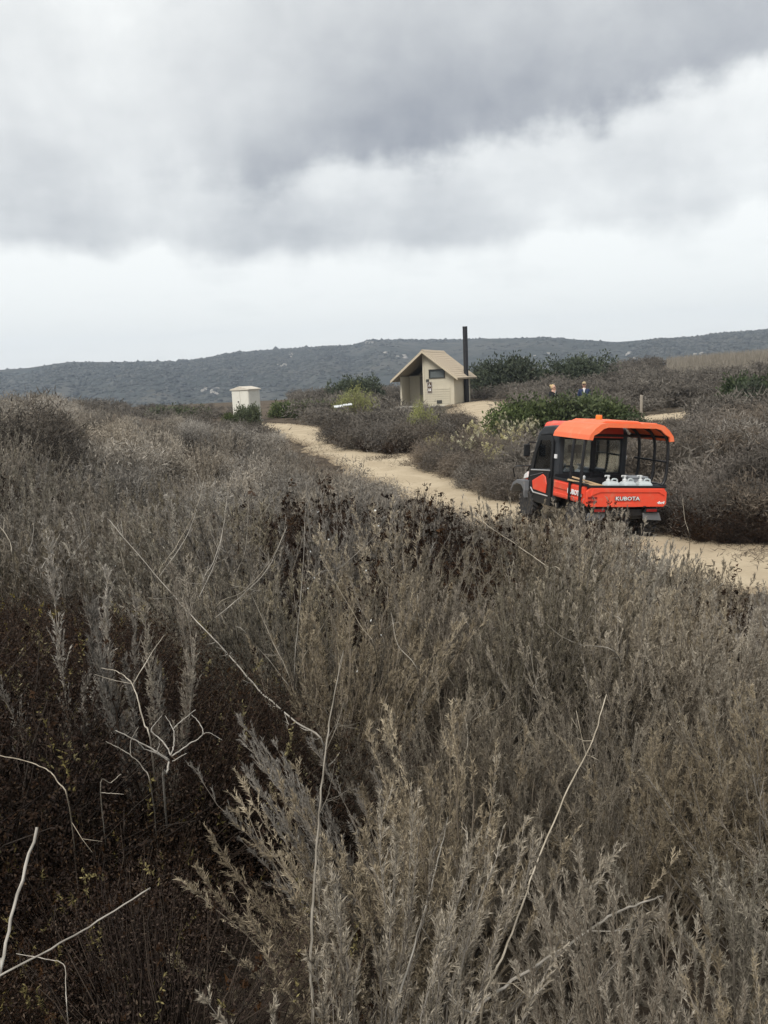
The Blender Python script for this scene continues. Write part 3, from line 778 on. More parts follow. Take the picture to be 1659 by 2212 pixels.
# --- individually placed bushes beyond the trail: (column, distance, width m, height m)
def bush(protos, u, d, w, h, name, label, cat, group=None, mats=None, sink=.05):
    p = G(u, d); pr = rnd.choice(protos)
    if protos is MOUND or protos is FLOWER: h *= .86 if d < 21 else .72
    if protos is MOUND and d < 31.2 and d > 26 and u < 1010: h *= 1.3; w *= 1.15
    if protos is MOUND and d > 31 and 780 < u < 1020: h *= .66
    return plant(name, pr, (p[0], p[1], p[2] - sink), (w / 1.25, w / 1.25, h / .80), rnd.uniform(0, 6.28), label, cat, group, mats)
ISL = 'grey bush in the island of brush between trail and restroom hut'
for (u, d, w, h) in [(735, 31, 1.9, 1.0), (770, 29.0, 1.8, 1.1), (810, 28.0, 1.9, 1.15), (850, 27.6, 1.8, 1.2), (890, 28.2, 1.9, 1.2), (930, 29, 1.9, 1.25), (965, 30, 2.0, 1.3), (1000, 31.5, 1.8, 1.3), (760, 33, 2.2, 1.2), (810, 32, 2.2, 1.35), (860, 31.5, 2.2, 1.45), (910, 32.5, 2.2, 1.4), (960, 34, 2.2, 1.4), (1000, 35.5, 1.9, 1.25), (800, 36, 2.4, 1.3), (860, 36.5, 2.4, 1.4), (920, 38, 2.4, 1.3), (975, 39, 2.0, 1.2), (720, 35, 1.5, .9), (985, 33, 2, 1.5)]:
    bush(MOUND, u, d, w, h, 'coastal_shrub', ISL, 'bush', 'bushes in the island of brush before the hut', {'foliage': rnd.choice(['brush_far', 'brush_dark', 'brush_dark'])})
for (u, d, w, h) in [(745, 29.6, 1.0, .6), (790, 27.9, 1.1, .65), (835, 27.0, 1.2, .6), (880, 27.0, 1.1, .65)]:
    bush(BUCKM, u, d, w, h, 'buckwheat_bush', 'low dark bush along the foot of the brush island before the hut', 'bush', 'low dark bushes at the island foot')
bush(LIME, 915, 29.2, 1.2, 1.75, 'baccharis', 'small bright lime-green bush in the brush island before the hut', 'bush')
bush(LIME, 772, 42.5, 2.3, 2.0, 'baccharis', 'rounded yellow-green bush left of the restroom hut', 'bush')
bush(LIME, 738, 42.5, 1.4, 1.35, 'baccharis', 'low yellow-green bush behind the white-panelled stand', 'bush')
TE = 'reddish-grey bush between the trail and the vehicle'
for (u, d, w, h) in [(935, 24.0, 1.2, 1.25), (960, 22.6, 1.4, 1.15), (1000, 21.4, 1.5, 1.1), (1040, 20.2, 1.5, 1.1), (1080, 19.4, 1.5, 1.15), (985, 24.5, 1.7, 1.4), (1035, 23.5, 1.8, 1.5), (1085, 22.5, 1.8, 1.5), (1130, 21, 1.8, 1.5), (1120, 18.8, 1.5, 1.2), (1165, 19.6, 1.6, 1.3), (1100, 17.9, 1.2, .95), (1065, 18.6, 1.2, .95), (1030, 19.6, 1.2, 1.0), (925, 23.0, 1.1, 1.1), (1135, 17.6, 1.2, 1.0)]:
    bush(MOUND, u, d, w, h, 'coastal_shrub', TE, 'bush', 'bushes between the trail and the vehicle', {'foliage': rnd.choice(['brush_red', 'brush_red', 'brush_far'])})
for (u, d, w, h) in [(945, 24.0, .8, 1.35), (1005, 23.2, 1.2, 1.55), (1045, 24.6, 1.4, 1.75), (1090, 23.0, 1.5, 1.7), (1065, 21.2, 1.2, 1.35), (1110, 25.5, 1.5, 1.8)]:
    bush(FLOWER, u, d, w, h, 'rabbitbrush', 'bush topped with pale yellow flower heads in front of the vehicle nose', 'bush', 'pale-flowered bushes by the trail')
RT = 'grey-brown bush on the bank beyond the trail right of the vehicle'
for (u, d, w, h) in [(1490, 14.6, 1.5, 1.15), (1530, 14.1, 1.6, 1.2), (1580, 13.9, 1.7, 1.3), (1635, 13.6, 1.7, 1.3), (1690, 13.4, 1.7, 1.3), (1480, 16.4, 1.7, 1.4), (1530, 15.9, 1.9, 1.6), (1590, 15.6, 2.0, 1.7), (1650, 15.4, 2.0, 1.8), (1500, 18.5, 2.0, 1.6), (1560, 18.2, 2.1, 1.7), (1630, 18, 2.2, 1.8), (1430, 19.0, 1.9, 1.5), (1370, 19.8, 1.8, 1.4), (1310, 20.4, 1.8, 1.4), (1250, 20.4, 1.8, 1.4), (1200, 20.0, 1.6, 1.3), (1460, 22, 2.2, 1.6), (1540, 22, 2.3, 1.7), (1620, 22, 2.4, 1.7), (1390, 23, 2.2, 1.5), (1320, 23.5, 2.0, 1.4), (1250, 23.5, 2, 1.3)]:
    bush(MOUND, u, d, w, h, 'coastal_shrub', RT, 'bush', 'bushes on the bank right of the vehicle', {'foliage': rnd.choice(['brush_far', 'brush_dark', 'brush_red'])})
for (u, d, w, h) in [(1478, 13.9, 1.0, .75), (1520, 13.4, 1.1, .7), (1570, 13.2, 1.2, .75), (1625, 13.0, 1.2, .75), (1680, 12.8, 1.2, .75)]:
    bush(BUCKM, u, d, w, h, 'buckwheat_bush', 'low dark bush at the far trail edge right of the vehicle', 'bush', 'low dark bushes at the far trail edge')
GR = 'leafy dark green bush in front of the two walkers'
for (u, d, w, h) in [(1110, 29.5, 2.2, 1.45), (1150, 29.5, 2.4, 1.75), (1190, 29.8, 2.5, 1.78), (1235, 29.8, 2.5, 1.8), (1275, 29.4, 2.4, 1.7), (1310, 29, 2.0, 1.35), (1345, 28.5, 1.7, 1.0)]:
    bush(GREEN, u, d, w, h, 'sumac_bush', GR, 'bush', 'green bushes before the walkers', {'foliage': rnd.choice(['green_leaf', 'sumac_leaf'])})
for (u, d, w, h, lab) in [(745, 60, 2.8, 2.5, 'dark green rounded bush rising left of the restroom hut'), (795, 61, 3.2, 2.6, 'dark green rounded bush rising left of the restroom hut'),
                          (1060, 63, 3.6, 2.7, 'dark green rounded bush beside the black vent pipe'), (1105, 62, 4.4, 3.1, 'dark green rounded bush beside the black vent pipe'),
                          (1225, 66, 4.2, 3.0, 'green bush on the crest beyond the two walkers'), (1275, 67, 4.4, 3.1, 'green bush on the crest beyond the two walkers'), (1165, 66, 2.6, 2.0, 'green bush on the crest beyond the two walkers')]:
    bush(GREEN, u, d, w, h, 'sumac_bush', lab, 'bush', lab + 's', {'foliage': 'green_leaf'})
for (u, d, w, h) in [(1625, 34, 2.6, 2.0), (1650, 31, 2.4, 1.9)]:
    bush(GREEN, u, d, w, h, 'sumac_bush', 'olive green bush on the brushy slope above the bank', 'bush', 'olive bushes above the bank', {'foliage': 'green_leaf'})
for (u, d, w, h) in [(690, 46, 2.0, 1.3), (665, 47, 1.8, 1.2), (535, 42.0, 1.3, 1.25), (505, 43, 1.2, .8), (610, 49, 2.0, 1.2), (360, 47, 2.2, 1.3), (420, 46, 2.0, 1.2)]:
    bush(GREEN, u, d, w, h, 'sumac_bush', 'olive green bush near the pale cabinet at the trail end', 'bush', 'olive bushes by the cabinet', {'foliage': 'sumac_leaf'})

# --- the rest of the brush on the plateau, a mass nobody could count
HUT_POS = G(919, 54.5)
def background_brush():
    rng = np.random.RandomState(21)
    protos = []
    for k in range(6):
        pr = dome_shrub(300 + k, tips=90, leaves=8, ll=.15, lw=.030, cl=.08, leafm='brush_far', stemm='twig', sr=.008, lobes=7, kite=False)
        out = []
        for nm, me in pr:
            n = len(me.vertices); v = np.empty(n * 3, np.float32); me.vertices.foreach_get('co', v); t = np.empty(n, np.float32); me.attributes['tint'].data.foreach_get('value', t)
            L = np.empty(len(me.loops), np.int32); me.loops.foreach_get('vertex_index', L)
            out.append((v.reshape(-1, 3), L.reshape(-1, 3 if nm == 'foliage' else 4), t)); bpy.data.meshes.remove(me)
        protos.append(out[1])
    V, F, T, n = [], [], [], 0
    y = 16.
    spots = [(a, b, c) for a, b, c in FIELD[290:]]
    while y < 92:
        step = 1.25 if y < 30 else (1.5 if y < 50 else 1.9)
        x = -.56 * y - 3
        while x < .58 * y + 4:
            px, py = x + rng.uniform(-.45, .45) * step, y + rng.uniform(-.45, .45) * step; x += step
            if on_trail(px, py, .35) or in_utv(px, py, .6): continue
            C = TRAILS[0]; k = np.argmin(np.abs(C[:, 1] - py))
            if py < 44 and px < C[k, 0] + C[k, 2] + .3: continue
            u, v = proj((px, py, float(H(px, py))))
            if py < 26 and 640 < u < 1180: continue
            if abs(px - HUT_POS[0] - .3) < 3.2 and -4 < py - HUT_POS[1] < 5: continue
            if 20 < py < 26 and 1180 < u < 1480: continue
            if py > 44 and 440 < u < 560 and py < 50: continue
            h = rng.uniform(.8, 1.5)
            if 1330 < u < 1530 and py < 36: h *= .38
            if 1120 < u < 1330 and 24 < py < 37: h *= .5
            if 990 < u < 1110 and py < 58: h *= .35
            if u < 640 and py > 44: h = min(h, cap_height(px, py, rng.uniform(-25, 15)))
            if u > 1425 and py > 60: continue
            if 720 < u < 820 and 38 < py < 43: h *= .5
            if 825 < u < 1010 and 37 < py < 52: h *= .38
            if h > .2: spots.append((px, py, h))
        y += step * .85
    for px, py, h in spots:
        v, f, t = protos[rng.randint(6)]
        a = rng.uniform(0, 6.28); c, s = math.cos(a), math.sin(a)
        R = np.array([[c, -s, 0], [s, c, 0], [0, 0, 1]])
        q = (v * np.array([h * 1.35, h * 1.35, h * 1.15])) @ R.T + np.array([px, py, float(H(px, py)) - .05])
        V.append(q); F.append(f + n); T.append(np.clip(t * .7 + rng.uniform(-.15, .45), 0, 1)); n += len(v)
    o = obj('background_brush', np_mesh('background_brush', np.concatenate(V), np.concatenate(F), 'brush_far', tint=np.concatenate(T)))
    tag(o, 'mass of grey-brown brush covering the plateau out to its crest', 'brush', kind='stuff')
    return len(spots)
nb = background_brush()

def dry_grass():
    rng = np.random.RandomState(5); n = 26000
    u = rng.uniform(1440, 1900, n); d = rng.uniform(60, 96, n)
    q = np.array([ray(a, 780) for a in np.linspace(1440, 1900, 60)]); ratio = np.interp(u, np.linspace(1440, 1900, 60), q[:, 0] / q[:, 1])
    x = ratio * d; B = np.stack([x, d, H(x, d)], -1)
    D = unit(np.array([0, 0, 1.]) + rng.randn(n, 3) * .25)
    V, F, k = blades(B, D, rng.uniform(.4, 1.1, n), .04, rng)
    tag(obj('dry_grass', np_mesh('dry_grass', V, F, 'dry_grass', tint=np.repeat(rng.rand(n), 3))), 'pale tan dry grass on the far right crest', 'grass', kind='stuff')
dry_grass()
def litter():
    rng = np.random.RandomState(9); B = []
    for C in TRAILS:
        d = np.gradient(C[:, :2], axis=0); d /= np.linalg.norm(d, axis=1)[:, None] + 1e-9
        for i in range(len(C)):
            for _ in range(60):
                t = rng.choice([-1, 1]) * (1.0 - abs(rng.randn()) * .20 + .12); q = C[i, :2] + np.array([d[i, 1], -d[i, 0]]) * t * C[i, 2] + rng.randn(2) * .25
                B.append((q[0], q[1], float(H(q[0], q[1])) + .03))
    B = np.array(B); D = unit(rng.randn(len(B), 3) * np.array([1, 1, .35]) + np.array([0, 0, .45]))
    V, F, k = blades(B, D, rng.uniform(.05, .22, len(B)), .012, rng)
    tag(obj('dry_litter', np_mesh('dry_litter', V, F, 'sprig', tint=np.repeat(rng.rand(len(B)) * .6, 3))), 'dry twigs and grass wisps littering the trail edges', 'litter', kind='stuff')
    o = bpy.data.objects['dry_litter']; o.data.materials[0] = MATS['brush_red']
litter()
print('plants', counts, 'field', len(FIELD), 'background', nb)

# ------------------------------------------------------------------ bare dead stalks standing out of the brush
def stalk_mesh(lines, r0, seed, twigs=0):
    """lines: list of (points, start radius, end radius)"""
    rng = np.random.RandomState(seed); mb = MB()
    for pts, ra, rb in lines:
        C = catmull(pts, 6); C[1:-1] += rng.randn(len(C) - 2, 3) * ra * .16
        rr = np.linspace(ra, rb, len(C)) * (1 + .05 * rng.randn(len(C)))
        mb.tube(C, np.minimum(rr * .50, .0030), 6)
        for _ in range(twigs):
            i = rng.randint(1, len(C) - 1); t = unit(C[i] - C[i - 1]); d = unit(t * .7 + rng.randn(3) * .7); L = rng.uniform(.03, .13)
            mb.tube([C[i], C[i] + d * L * .5, C[i] + d * L + np.array([0, 0, .01])], [rb * .5, rb * .35, rb * .2], 4)
            d2 = unit(d + rng.randn(3) * .6); q = C[i] + d * L * .5
            mb.tube([q, q + d2 * L * .5], [rb * .3, rb * .15], 4)
    me = bpy.data.meshes.new('stem'); me.from_pydata(mb.v, [], mb.f); me.materials.append(MATS['pale_stalk'])
    a = me.attributes.new('tint', 'FLOAT', 'POINT'); a.data.foreach_set('value', rng.rand(len(mb.v)).astype(np.float32) * .9 + .05)
    for p in me.polygons: p.use_smooth = True
    return me
def px_line(pts, d0, d1, root=False):
    """photo points from the lower end up; depth runs from d0 to d1; root adds the hidden foot down to the soil"""
    n = len(pts); L = [P(u, v, d0 + (d1 - d0) * i / (n - 1)) for i, (u, v) in enumerate(pts)]
    if root:
        b = L[0]; dirv = L[0] - L[1]; k = dirv / (abs(dirv[2]) + 1e-6) if dirv[2] < -.02 else np.array([0, 0, -1.])
        g = b.copy(); away = (b - CAM) / abs(b[2] - CAM[2]); away = away * .9 + np.array([0, 0, -.45])   # the foot leans back into the brush
        for s in np.linspace(0, 3.0, 120):
            g = b + away * s
            if g[2] < H(g[0], g[1]) - .02: break
        L = [g] + L
    return np.array(L)
def stalk(label, lines, seed, twigs=3, group=None, pale=False):
    """lines: (photo points, depth start, depth end, radius start, radius end, rooted)"""
    W = [(px_line(p, a, b, rt), ra, rb) for p, a, b, ra, rb, rt in lines]
    o0 = W[0][0][0].copy()
    me = stalk_mesh([(w - o0, ra, rb) for w, ra, rb in W], 0, seed, twigs)
    o = obj('dead_stalk', me, loc=o0)
    if seed in (5, 6, 9): me.materials[0] = MATS['bleached_stalk']
    return tag(o, label, 'stalk', group)
def zq(x, y): return ((300 + x / 2.765) / 1.8228, (2500 + y / 2.765) / 1.8228)
def z1(x, y): return (x / 1.0972 / 1.8228, (1800 + y / 1.0972) / 1.8228)
def z2(x, y): return ((1512 + x / 1.0972) / 1.8228, (1900 + y / 1.0972) / 1.8228)
S = stalk
S('tall pale bare stalk standing upright in the middle of the near brush', [([(677, 2212), (672, 2080), (678, 1920), (690, 1760), (706, 1600), (722, 1500), (742, 1405)], 1.25, 2.1, .0075, .0025, True),
  ([(706, 1600), (722, 1570), (738, 1560)], 2.05, 2.0, .002, .001, False), ([(690, 1760), (712, 1712)], 1.9, 1.9, .002, .001, False)], 1, 5)
S('thin straw-coloured stalk slanting up right of the tall pale stalk', [([(855, 2212), (885, 2080), (920, 1960), (950, 1840), (968, 1765)], 1.2, 1.6, .005, .002, True)], 2, 3)
S('thick grey branch arching low across the near olive-brown brush', [([(1020, 2212), (1090, 2130), (1200, 2060), (1300, 1990), (1370, 1955), (1432, 1936)], 1.35, 1.8, .008, .004, True)], 3, 3)
S('long grey stem rising steeply beside the low arching branch', [([(1040, 2180), (1075, 2090), (1120, 1980), (1160, 1860), (1230, 1700), (1280, 1600), (1310, 1500)], 1.3, 2.3, .006, .003, True)], 4, 5)
S('pale broken cane standing at the corner of the dark hollow', [([(-45, 2330), (-5, 2120), (30, 1960), (80, 1787)], 1.25, 1.5, .0085, .006, True)], 5, 1)
S('pale cane slanting low across the dark hollow', [([(-190, 2222), (-8, 2112), (110, 2050), (210, 1990), (325, 1918)], 1.25, 1.55, .0048, .003, True)], 6, 1)
S('thin bent twig with a snapped tip in the dark hollow', [([(147, 2200), (142, 2130), (137, 2083), (90, 2070), (35, 2060)], 1.4, 1.5, .0022, .0014, True)], 7, 0)
S('long pale stem lying diagonally down the slope across the dark hollow', [([(700, 1612), (640, 1560), (560, 1490), (480, 1400), (400, 1315), (330, 1235), (235, 1122)], 2.4, 4.3, .008, .0035, True),
  ([(345, 1245), (400, 1165), (425, 1100), (440, 1040)], 4.0, 4.2, .005, .002, False), ([(465, 1335), (530, 1280), (580, 1225), (620, 1137)], 3.6, 3.9, .005, .002, False), ([(430, 1290), (470, 1200), (490, 1090)], 3.8, 4.1, .004, .0018, False)], 8, 18)
U = [([zq(*p) for p in l], a, b, ra, rb, rt) for l, a, b, ra, rb, rt in [
  ([(950, 1630), (985, 1500), (1010, 1380)], 1.85, 1.9, .0055, .005, True), ([(1010, 1370), (880, 1290), (740, 1240), (680, 1170)], 1.9, 1.85, .0042, .002, False), ([(1010, 1360), (820, 1240), (620, 1130), (430, 1040)], 1.9, 1.88, .0046, .002, False),
  ([(1030, 1310), (960, 1180), (820, 1045), (870, 960), (930, 880)], 1.9, 2.0, .004, .0016, False), ([(1030, 1310), (1065, 1180), (1050, 1020), (970, 880)], 1.9, 1.98, .004, .0016, False), ([(1055, 1025), (1120, 960), (1300, 815)], 1.95, 1.98, .003, .002, False),
  ([(1040, 1320), (1200, 1210), (1370, 1090), (1340, 960), (1255, 870)], 1.9, 1.95, .004, .0016, False), ([(1370, 1085), (1450, 1065), (1590, 1145)], 1.93, 1.9, .002, .001, False), ([(1050, 1375), (1200, 1290)], 1.9, 1.88, .003, .002, False), ([(880, 1285), (905, 1180)], 1.88, 1.88, .003, .002, False)]]
S('forked pale dead umbel with spreading arms in the dark hollow', U, 9, 0)
S('slender pale stem curling over at its top above the forked umbel', [([zq(*p) for p in [(820, 1235), (740, 970), (670, 700), (610, 540), (540, 460), (430, 390), (270, 360)]], 1.95, 2.15, .0045, .0018, True),
  ([zq(600, 530), zq(400, 490), zq(200, 430)], 2.08, 2.1, .002, .001, False), ([zq(615, 540), zq(820, 200), zq(960, 0)], 2.1, 2.3, .003, .0015, False)], 10, 0)
S('short pale forked twig left of the umbel', [([zq(*p) for p in [(830, 1750), (720, 1440), (590, 1310), (480, 1240), (325, 1160)]], 1.75, 1.8, .003, .0016, True), ([zq(*p) for p in [(590, 1305), (598, 1150), (680, 1000)]], 1.78, 1.82, .0025, .0012, False)], 11, 0)
S('small pale hooked twig lying on the dark bush', [([zq(265, 1720), zq(380, 1610), zq(490, 1515)], 1.7, 1.72, .0025, .0015, True), ([zq(265, 1720), zq(400, 1725), zq(520, 1735)], 1.7, 1.7, .0018, .001, False)], 12, 0)
S('crooked pale twig at the outer edge of the dark hollow', [([(150, 1745), (125, 1690), (105, 1665), (60, 1645), (0, 1632)], 1.75, 1.8, .003, .002, True)], 13, 1)
mid = [([z1(1272, 960), z1(1290, 700), z1(1310, 450), z1(1325, 110)], 3.4, 4.8, .0055, .002), ([z1(1290, 930), z1(1360, 790), z1(1440, 650)], 3.4, 3.7, .003, .0015),
       ([z1(700, 530), z1(760, 390), z1(840, 240), z1(885, 80)], 4.3, 4.9, .006, .002), ([z1(875, 580), z1(920, 460), z1(960, 330), z1(980, 180)], 4.0, 4.6, .005, .002),
       ([z1(920, 690), z1(1050, 580), z1(1160, 460), z1(1240, 300)], 3.5, 4.2, .006, .002), ([z1(1340, 560), z1(1480, 470), z1(1660, 305)], 3.8, 4.4, .005, .002),
       ([z1(1625, 850), z1(1560, 730), z1(1470, 580), z1(1390, 440)], 3.2, 3.6, .0045, .0018), ([z1(1255, 975), z1(1180, 800), z1(1090, 600)], 3.3, 4.0, .004, .0018),
       ([z1(1010, 580), z1(1060, 400), z1(1075, 180)], 4.2, 4.6, .004, .0018), ([z1(280, 520), z1(320, 420), z1(390, 330)], 4.2, 4.5, .006, .003),
       ([z1(175, 540), z1(210, 430), z1(260, 330)], 4.4, 4.6, .005, .002), ([z1(60, 470), z1(40, 360), z1(0, 300)], 4.3, 4.6, .006, .003), ([z1(120, 470), z1(140, 360), z1(150, 260)], 4.3, 4.6, .006, .002),
       ([z1(1010, 750), z1(1120, 830), z1(1250, 990)], 3.4, 3.1, .003, .002), ([z1(1440, 1090), z1(1460, 960), z1(1485, 840)], 2.9, 3.2, .0035, .0015)]
for i, (p, a, b, ra, rb) in enumerate(mid):
    S('slim bare grey stalk poking up through the middle of the slope brush', [(p, a, b, ra, rb, True)], 30 + i, 6, 'bare stalks in the slope brush')
rt_ = [([z2(770, 412), z2(700, 360), z2(560, 260), z2(430, 170), z2(330, 30)], 4.2, 6.0, .006, .0025), ([z2(1040, 640), z2(980, 570), z2(900, 510)], 3.4, 3.8, .005, .002),
       ([z2(1015, 755), z2(850, 700), z2(760, 660), z2(680, 590)], 3.2, 3.5, .005, .002), ([z2(355, 1210), z2(362, 1090), z2(345, 1010), z2(300, 930)], 2.5, 2.7, .004, .002),
       ([z2(365, 1080), z2(400, 990), z2(465, 880)], 2.6, 2.8, .0035, .0018), ([z2(370, 1060), z2(480, 990), z2(590, 900)], 2.6, 2.9, .004, .002), ([z2(480, 1150), z2(540, 1120), z2(610, 1060)], 2.5, 2.7, .004, .002),
       ([z2(640, 930), z2(655, 870), z2(668, 830)], 2.7, 2.8, .005, .003), ([z2(150, 620), z2(148, 560), z2(145, 485)], 3.7, 3.9, .004, .002), ([z2(150, 830), z2(60, 700), z2(30, 560)], 3.1, 3.6, .004, .002),
       ([z2(1320, 240), z2(1300, 160), z2(1290, 70)], 7.6, 8.2, .006, .003)]
for i, (p, a, b, ra, rb) in enumerate(rt_):
    S('thin bare stalk caught in the sagebrush below the vehicle', [(p, a, b, ra, rb, True)], 60 + i, 4, 'bare stalks in the sagebrush below the vehicle')
for i, (p, a, b) in enumerate([([(1240, 600), (1245, 560), (1250, 520)], 0, 0)][:0]): pass
# tiny white bindweed flowers caught in the brush
_fl = MB()
for k in range(6):
    q = k * math.pi / 3; _fl.add([(0, 0, 0), (math.cos(q) * .013, math.sin(q) * .013, .006), (math.cos(q + .55) * .017, math.sin(q + .55) * .017, .008), (math.cos(q + 1.05) * .013, math.sin(q + 1.05) * .013, .006)], [(0, 1, 2, 3)])
fme = np_mesh('petals', _fl.v, _fl.f, 'white_petal', tint=np.full(len(_fl.v), .6))
for (x, y) in [(1420, 357), (1340, 408), (1385, 425), (1330, 568), (1355, 520), (1635, 298), (1375, 238), (1620, 230), (1580, 490), (1605, 705), (1555, 665), (500, 470), (790, 88), (1645, 770), (1545, 925)]:
    u, v = z1(x, y); d = 4.2 if v < 1300 else 3.2
    o = obj('flower', fme, loc=P(u, v, d)); o.rotation_euler = (1.2, .2, rnd.uniform(0, 6)); o.scale = (.34,) * 3
    tag(o, 'tiny white flower caught in the slope brush', 'flower', 'tiny white flowers in the brush')
#@@OBJECTS
# ------------------------------------------------------------------ restroom hut
def build_hut():
    o = P(919, 880, 54.5); base = np.array([o[0], 54.5, float(H(o[0], 54.5))])
    rz = rad(-22)                       # gable front turned a little to the left
    r = empty('restroom_hut', base, rz, 'small cream restroom hut with shingled gable roof and open porch', 'hut')
    # local: x along the gable front (left -, right +), y into the building, z up
    XL, XC, XR, D = -1.85, -.12, 2.05, 3.9
    EZ, RZ_, RX = 2.15, 3.72, .06       # wall height at eave, ridge height, ridge x
    def roofz(x): return RZ_ - (RZ_ - EZ - .02) * abs(x - RX) / ((XR - RX) if x > RX else (RX - XL))
    MB().box(((XL + XR) / 2, D / 2 - .3, -.03), (XR - XL + .5, D + 1.2, .16)).build('floor_slab', 'concrete', r, .02)
    # front wall right of the porch, following the gable, with a window opening
    wx0, wx1, wz0, wz1 = .38, 1.40, 1.92, 2.42
    w = MB(); T = .12
    for poly in ([(XC, 0), (wx0, 0), (wx0, roofz(wx0)), (RX, RZ_), (XC, roofz(XC))], [(wx0, 0), (wx1, 0), (wx1, wz0), (wx0, wz0)], [(wx0, wz1), (wx1, wz1), (wx1, roofz(wx1)), (wx0, roofz(wx0))], [(wx1, 0), (XR, 0), (XR, roofz(XR)), (wx1, roofz(wx1))]):
        w.prism([(x, z - .10 if z > 2.5 or z == roofz(XR) else z) for x, z in poly], 'y', 0, T)
    w.build('front_wall', 'cream_wall', r)
    MB().box((XR - T / 2, D / 2 + T / 2, EZ / 2), (T, D - T, EZ)).build('side_wall', 'cream_wall', r)
    MB().box((XL + T / 2, D / 2 + .1, EZ / 2 - .04), (T, D - .2, EZ - .08)).build('side_wall', 'cream_wall', r)
    MB().prism([(XL + T, 0), (XR - T, 0), (XR - T, EZ - .1), (RX, RZ_ - .14), (XL + T, EZ - .1)], 'y', D - T, D).build('back_wall', 'cream_wall', r)
    # porch: return wall beside the front wall, screen wall set back with a dark door
    MB().box((XC + T / 2, 1.0, 1.62), (T, 1.76, 3.24)).build('porch_wall', 'cream_wall', r)
    MB().box(((XL + XC) / 2 + .03, 1.94, 1.05), (XC - XL - T - .02, T, 2.1)).build('porch_screen', 'cream_wall', r)
    MB().box((XC - .45, 1.86, 1.02), (.82, .05, 2.0)).build('door', 'door_grey', r, .01)
    # window
    f = MB()
    for c, d in ((((wx0 + wx1) / 2, -.02, wz1 + .02), (wx1 - wx0 + .12, .08, .06)), (((wx0 + wx1) / 2, -.02, wz0 - .02), (wx1 - wx0 + .12, .08, .06)), ((wx0 - .02, -.02, (wz0 + wz1) / 2), (.06, .08, wz1 - wz0 + .01)), ((wx1 + .02, -.02, (wz0 + wz1) / 2), (.06, .08, wz1 - wz0 + .01))): f.box(c, d)
    win = f.build('window', 'window_frame', r, .005)
    MB().box(((wx0 + wx1) / 2, .05, (wz0 + wz1) / 2), (wx1 - wx0 + .02, .02, wz1 - wz0 + .02)).build('pane', 'window_louvre', win)
    # lower siding boards, one by one
    bh = .155
    for k in range(8):
        z = .03 + k * bh
        for nm, c, d in (('siding_board', ((XC + XR) / 2 - .10, -.014, z + bh / 2 - .008), (XR - XC - .34, .03, bh - .022)), ('siding_board', (XR + .014, D / 2, z + bh / 2 - .008), (.03, D - .32, bh - .022))):
            MB().box(c, d).build(nm, 'cream_wall', r, .006)
    for c, d in (((XC + .07, -.018, 1.30), (.13, .034, 2.6)), ((XR - .05, -.018, EZ / 2 - .06), (.14, .034, EZ - .12)), ((XR + .018, .10, EZ / 2 - .06), (.034, .16, EZ - .12)), ((XR + .018, D - .1, EZ / 2 - .06), (.034, .16, EZ - .12))):
        MB().box(c, d).build('corner_board', 'cream_wall', r, .006)
    # roof: two sheathing slabs, shingle courses, barge boards
    OV, Y0, Y1 = .42, -.50, D + .45
    def slab(x0, x1, z0, z1, th, y0, y1):
        return [(x0, y0, z0), (x1, y0, z1), (x1, y1, z1), (x0, y1, z0), (x0, y0, z0 - th), (x1, y0, z1 - th), (x1, y1, z1 - th), (x0, y1, z0 - th)]
    BF = [(0, 1, 2, 3), (7, 6, 5, 4), (0, 4, 5, 1), (1, 5, 6, 2), (2, 6, 7, 3), (3, 7, 4, 0)]
    sr = (RZ_ - EZ) / (XR - RX); sl = (RZ_ - EZ) / (RX - XL)
    roof = MB().add(slab(RX, XR + OV, RZ_ + .02, RZ_ + .02 - sr * (XR + OV - RX), .09, Y0, Y1), BF)
    roof.add(slab(XL - OV, RX, RZ_ + .02 - sl * (RX - XL + OV), RZ_ + .02, .09, Y0, Y1), BF)
    ro = roof.build('roof', 'soffit', r)
    for side, s, far in ((1, sr, XR + OV - RX), (-1, sl, RX - XL + OV)):
        n = 14; wdt = far / n
        for k in range(n):
            a, b = k * wdt - .015, (k + 1) * wdt + .012
            za, zb = RZ_ + .028 - s * max(a, 0), RZ_ + .050 - s * b
            x0, x1 = RX + side * max(a, 0), RX + side * b
            v = slab(x0, x1, za, zb, .022, Y0 - .02, Y1 + .02) if side > 0 else slab(x1, x0, zb, za, .022, Y0 - .02, Y1 + .02)
            MB().add(v, BF).build('shingle_course', 'shingle', ro)
    MB().prism([(RX - .16, RZ_ + .062 - sl * .16), (RX, RZ_ + .085), (RX + .16, RZ_ + .062 - sr * .16), (RX, RZ_ + .06)], 'y', Y0 - .03, Y1 + .03).build('ridge_cap', 'shingle', ro)
    for y in (Y0 - .055, Y1 + .025):
        MB().prism([(RX, RZ_ + .03), (XR + OV, RZ_ + .03 - sr * (XR + OV - RX)), (XR + OV, RZ_ - .13 - sr * (XR + OV - RX)), (RX, RZ_ - .15)], 'y', y, y + .03).build('barge_board', 'roof_trim', ro)
        MB().prism([(RX, RZ_ + .03), (XL - OV, RZ_ + .03 - sl * (RX - XL + OV)), (XL - OV, RZ_ - .13 - sl * (RX - XL + OV)), (RX, RZ_ - .15)], 'y', y, y + .03).build('barge_board', 'roof_trim', ro)
    # signs and vent on the front
    MB().box((.22, -.03, 1.73), (.20, .03, .20)).build('small_sign', 'window_frame', r, .004)
    sg = MB().box((.36, -.035, 1.27), (.34, .03, .76)).build('restroom_sign', 'sign_brown', r, .006)
    bd = MB()
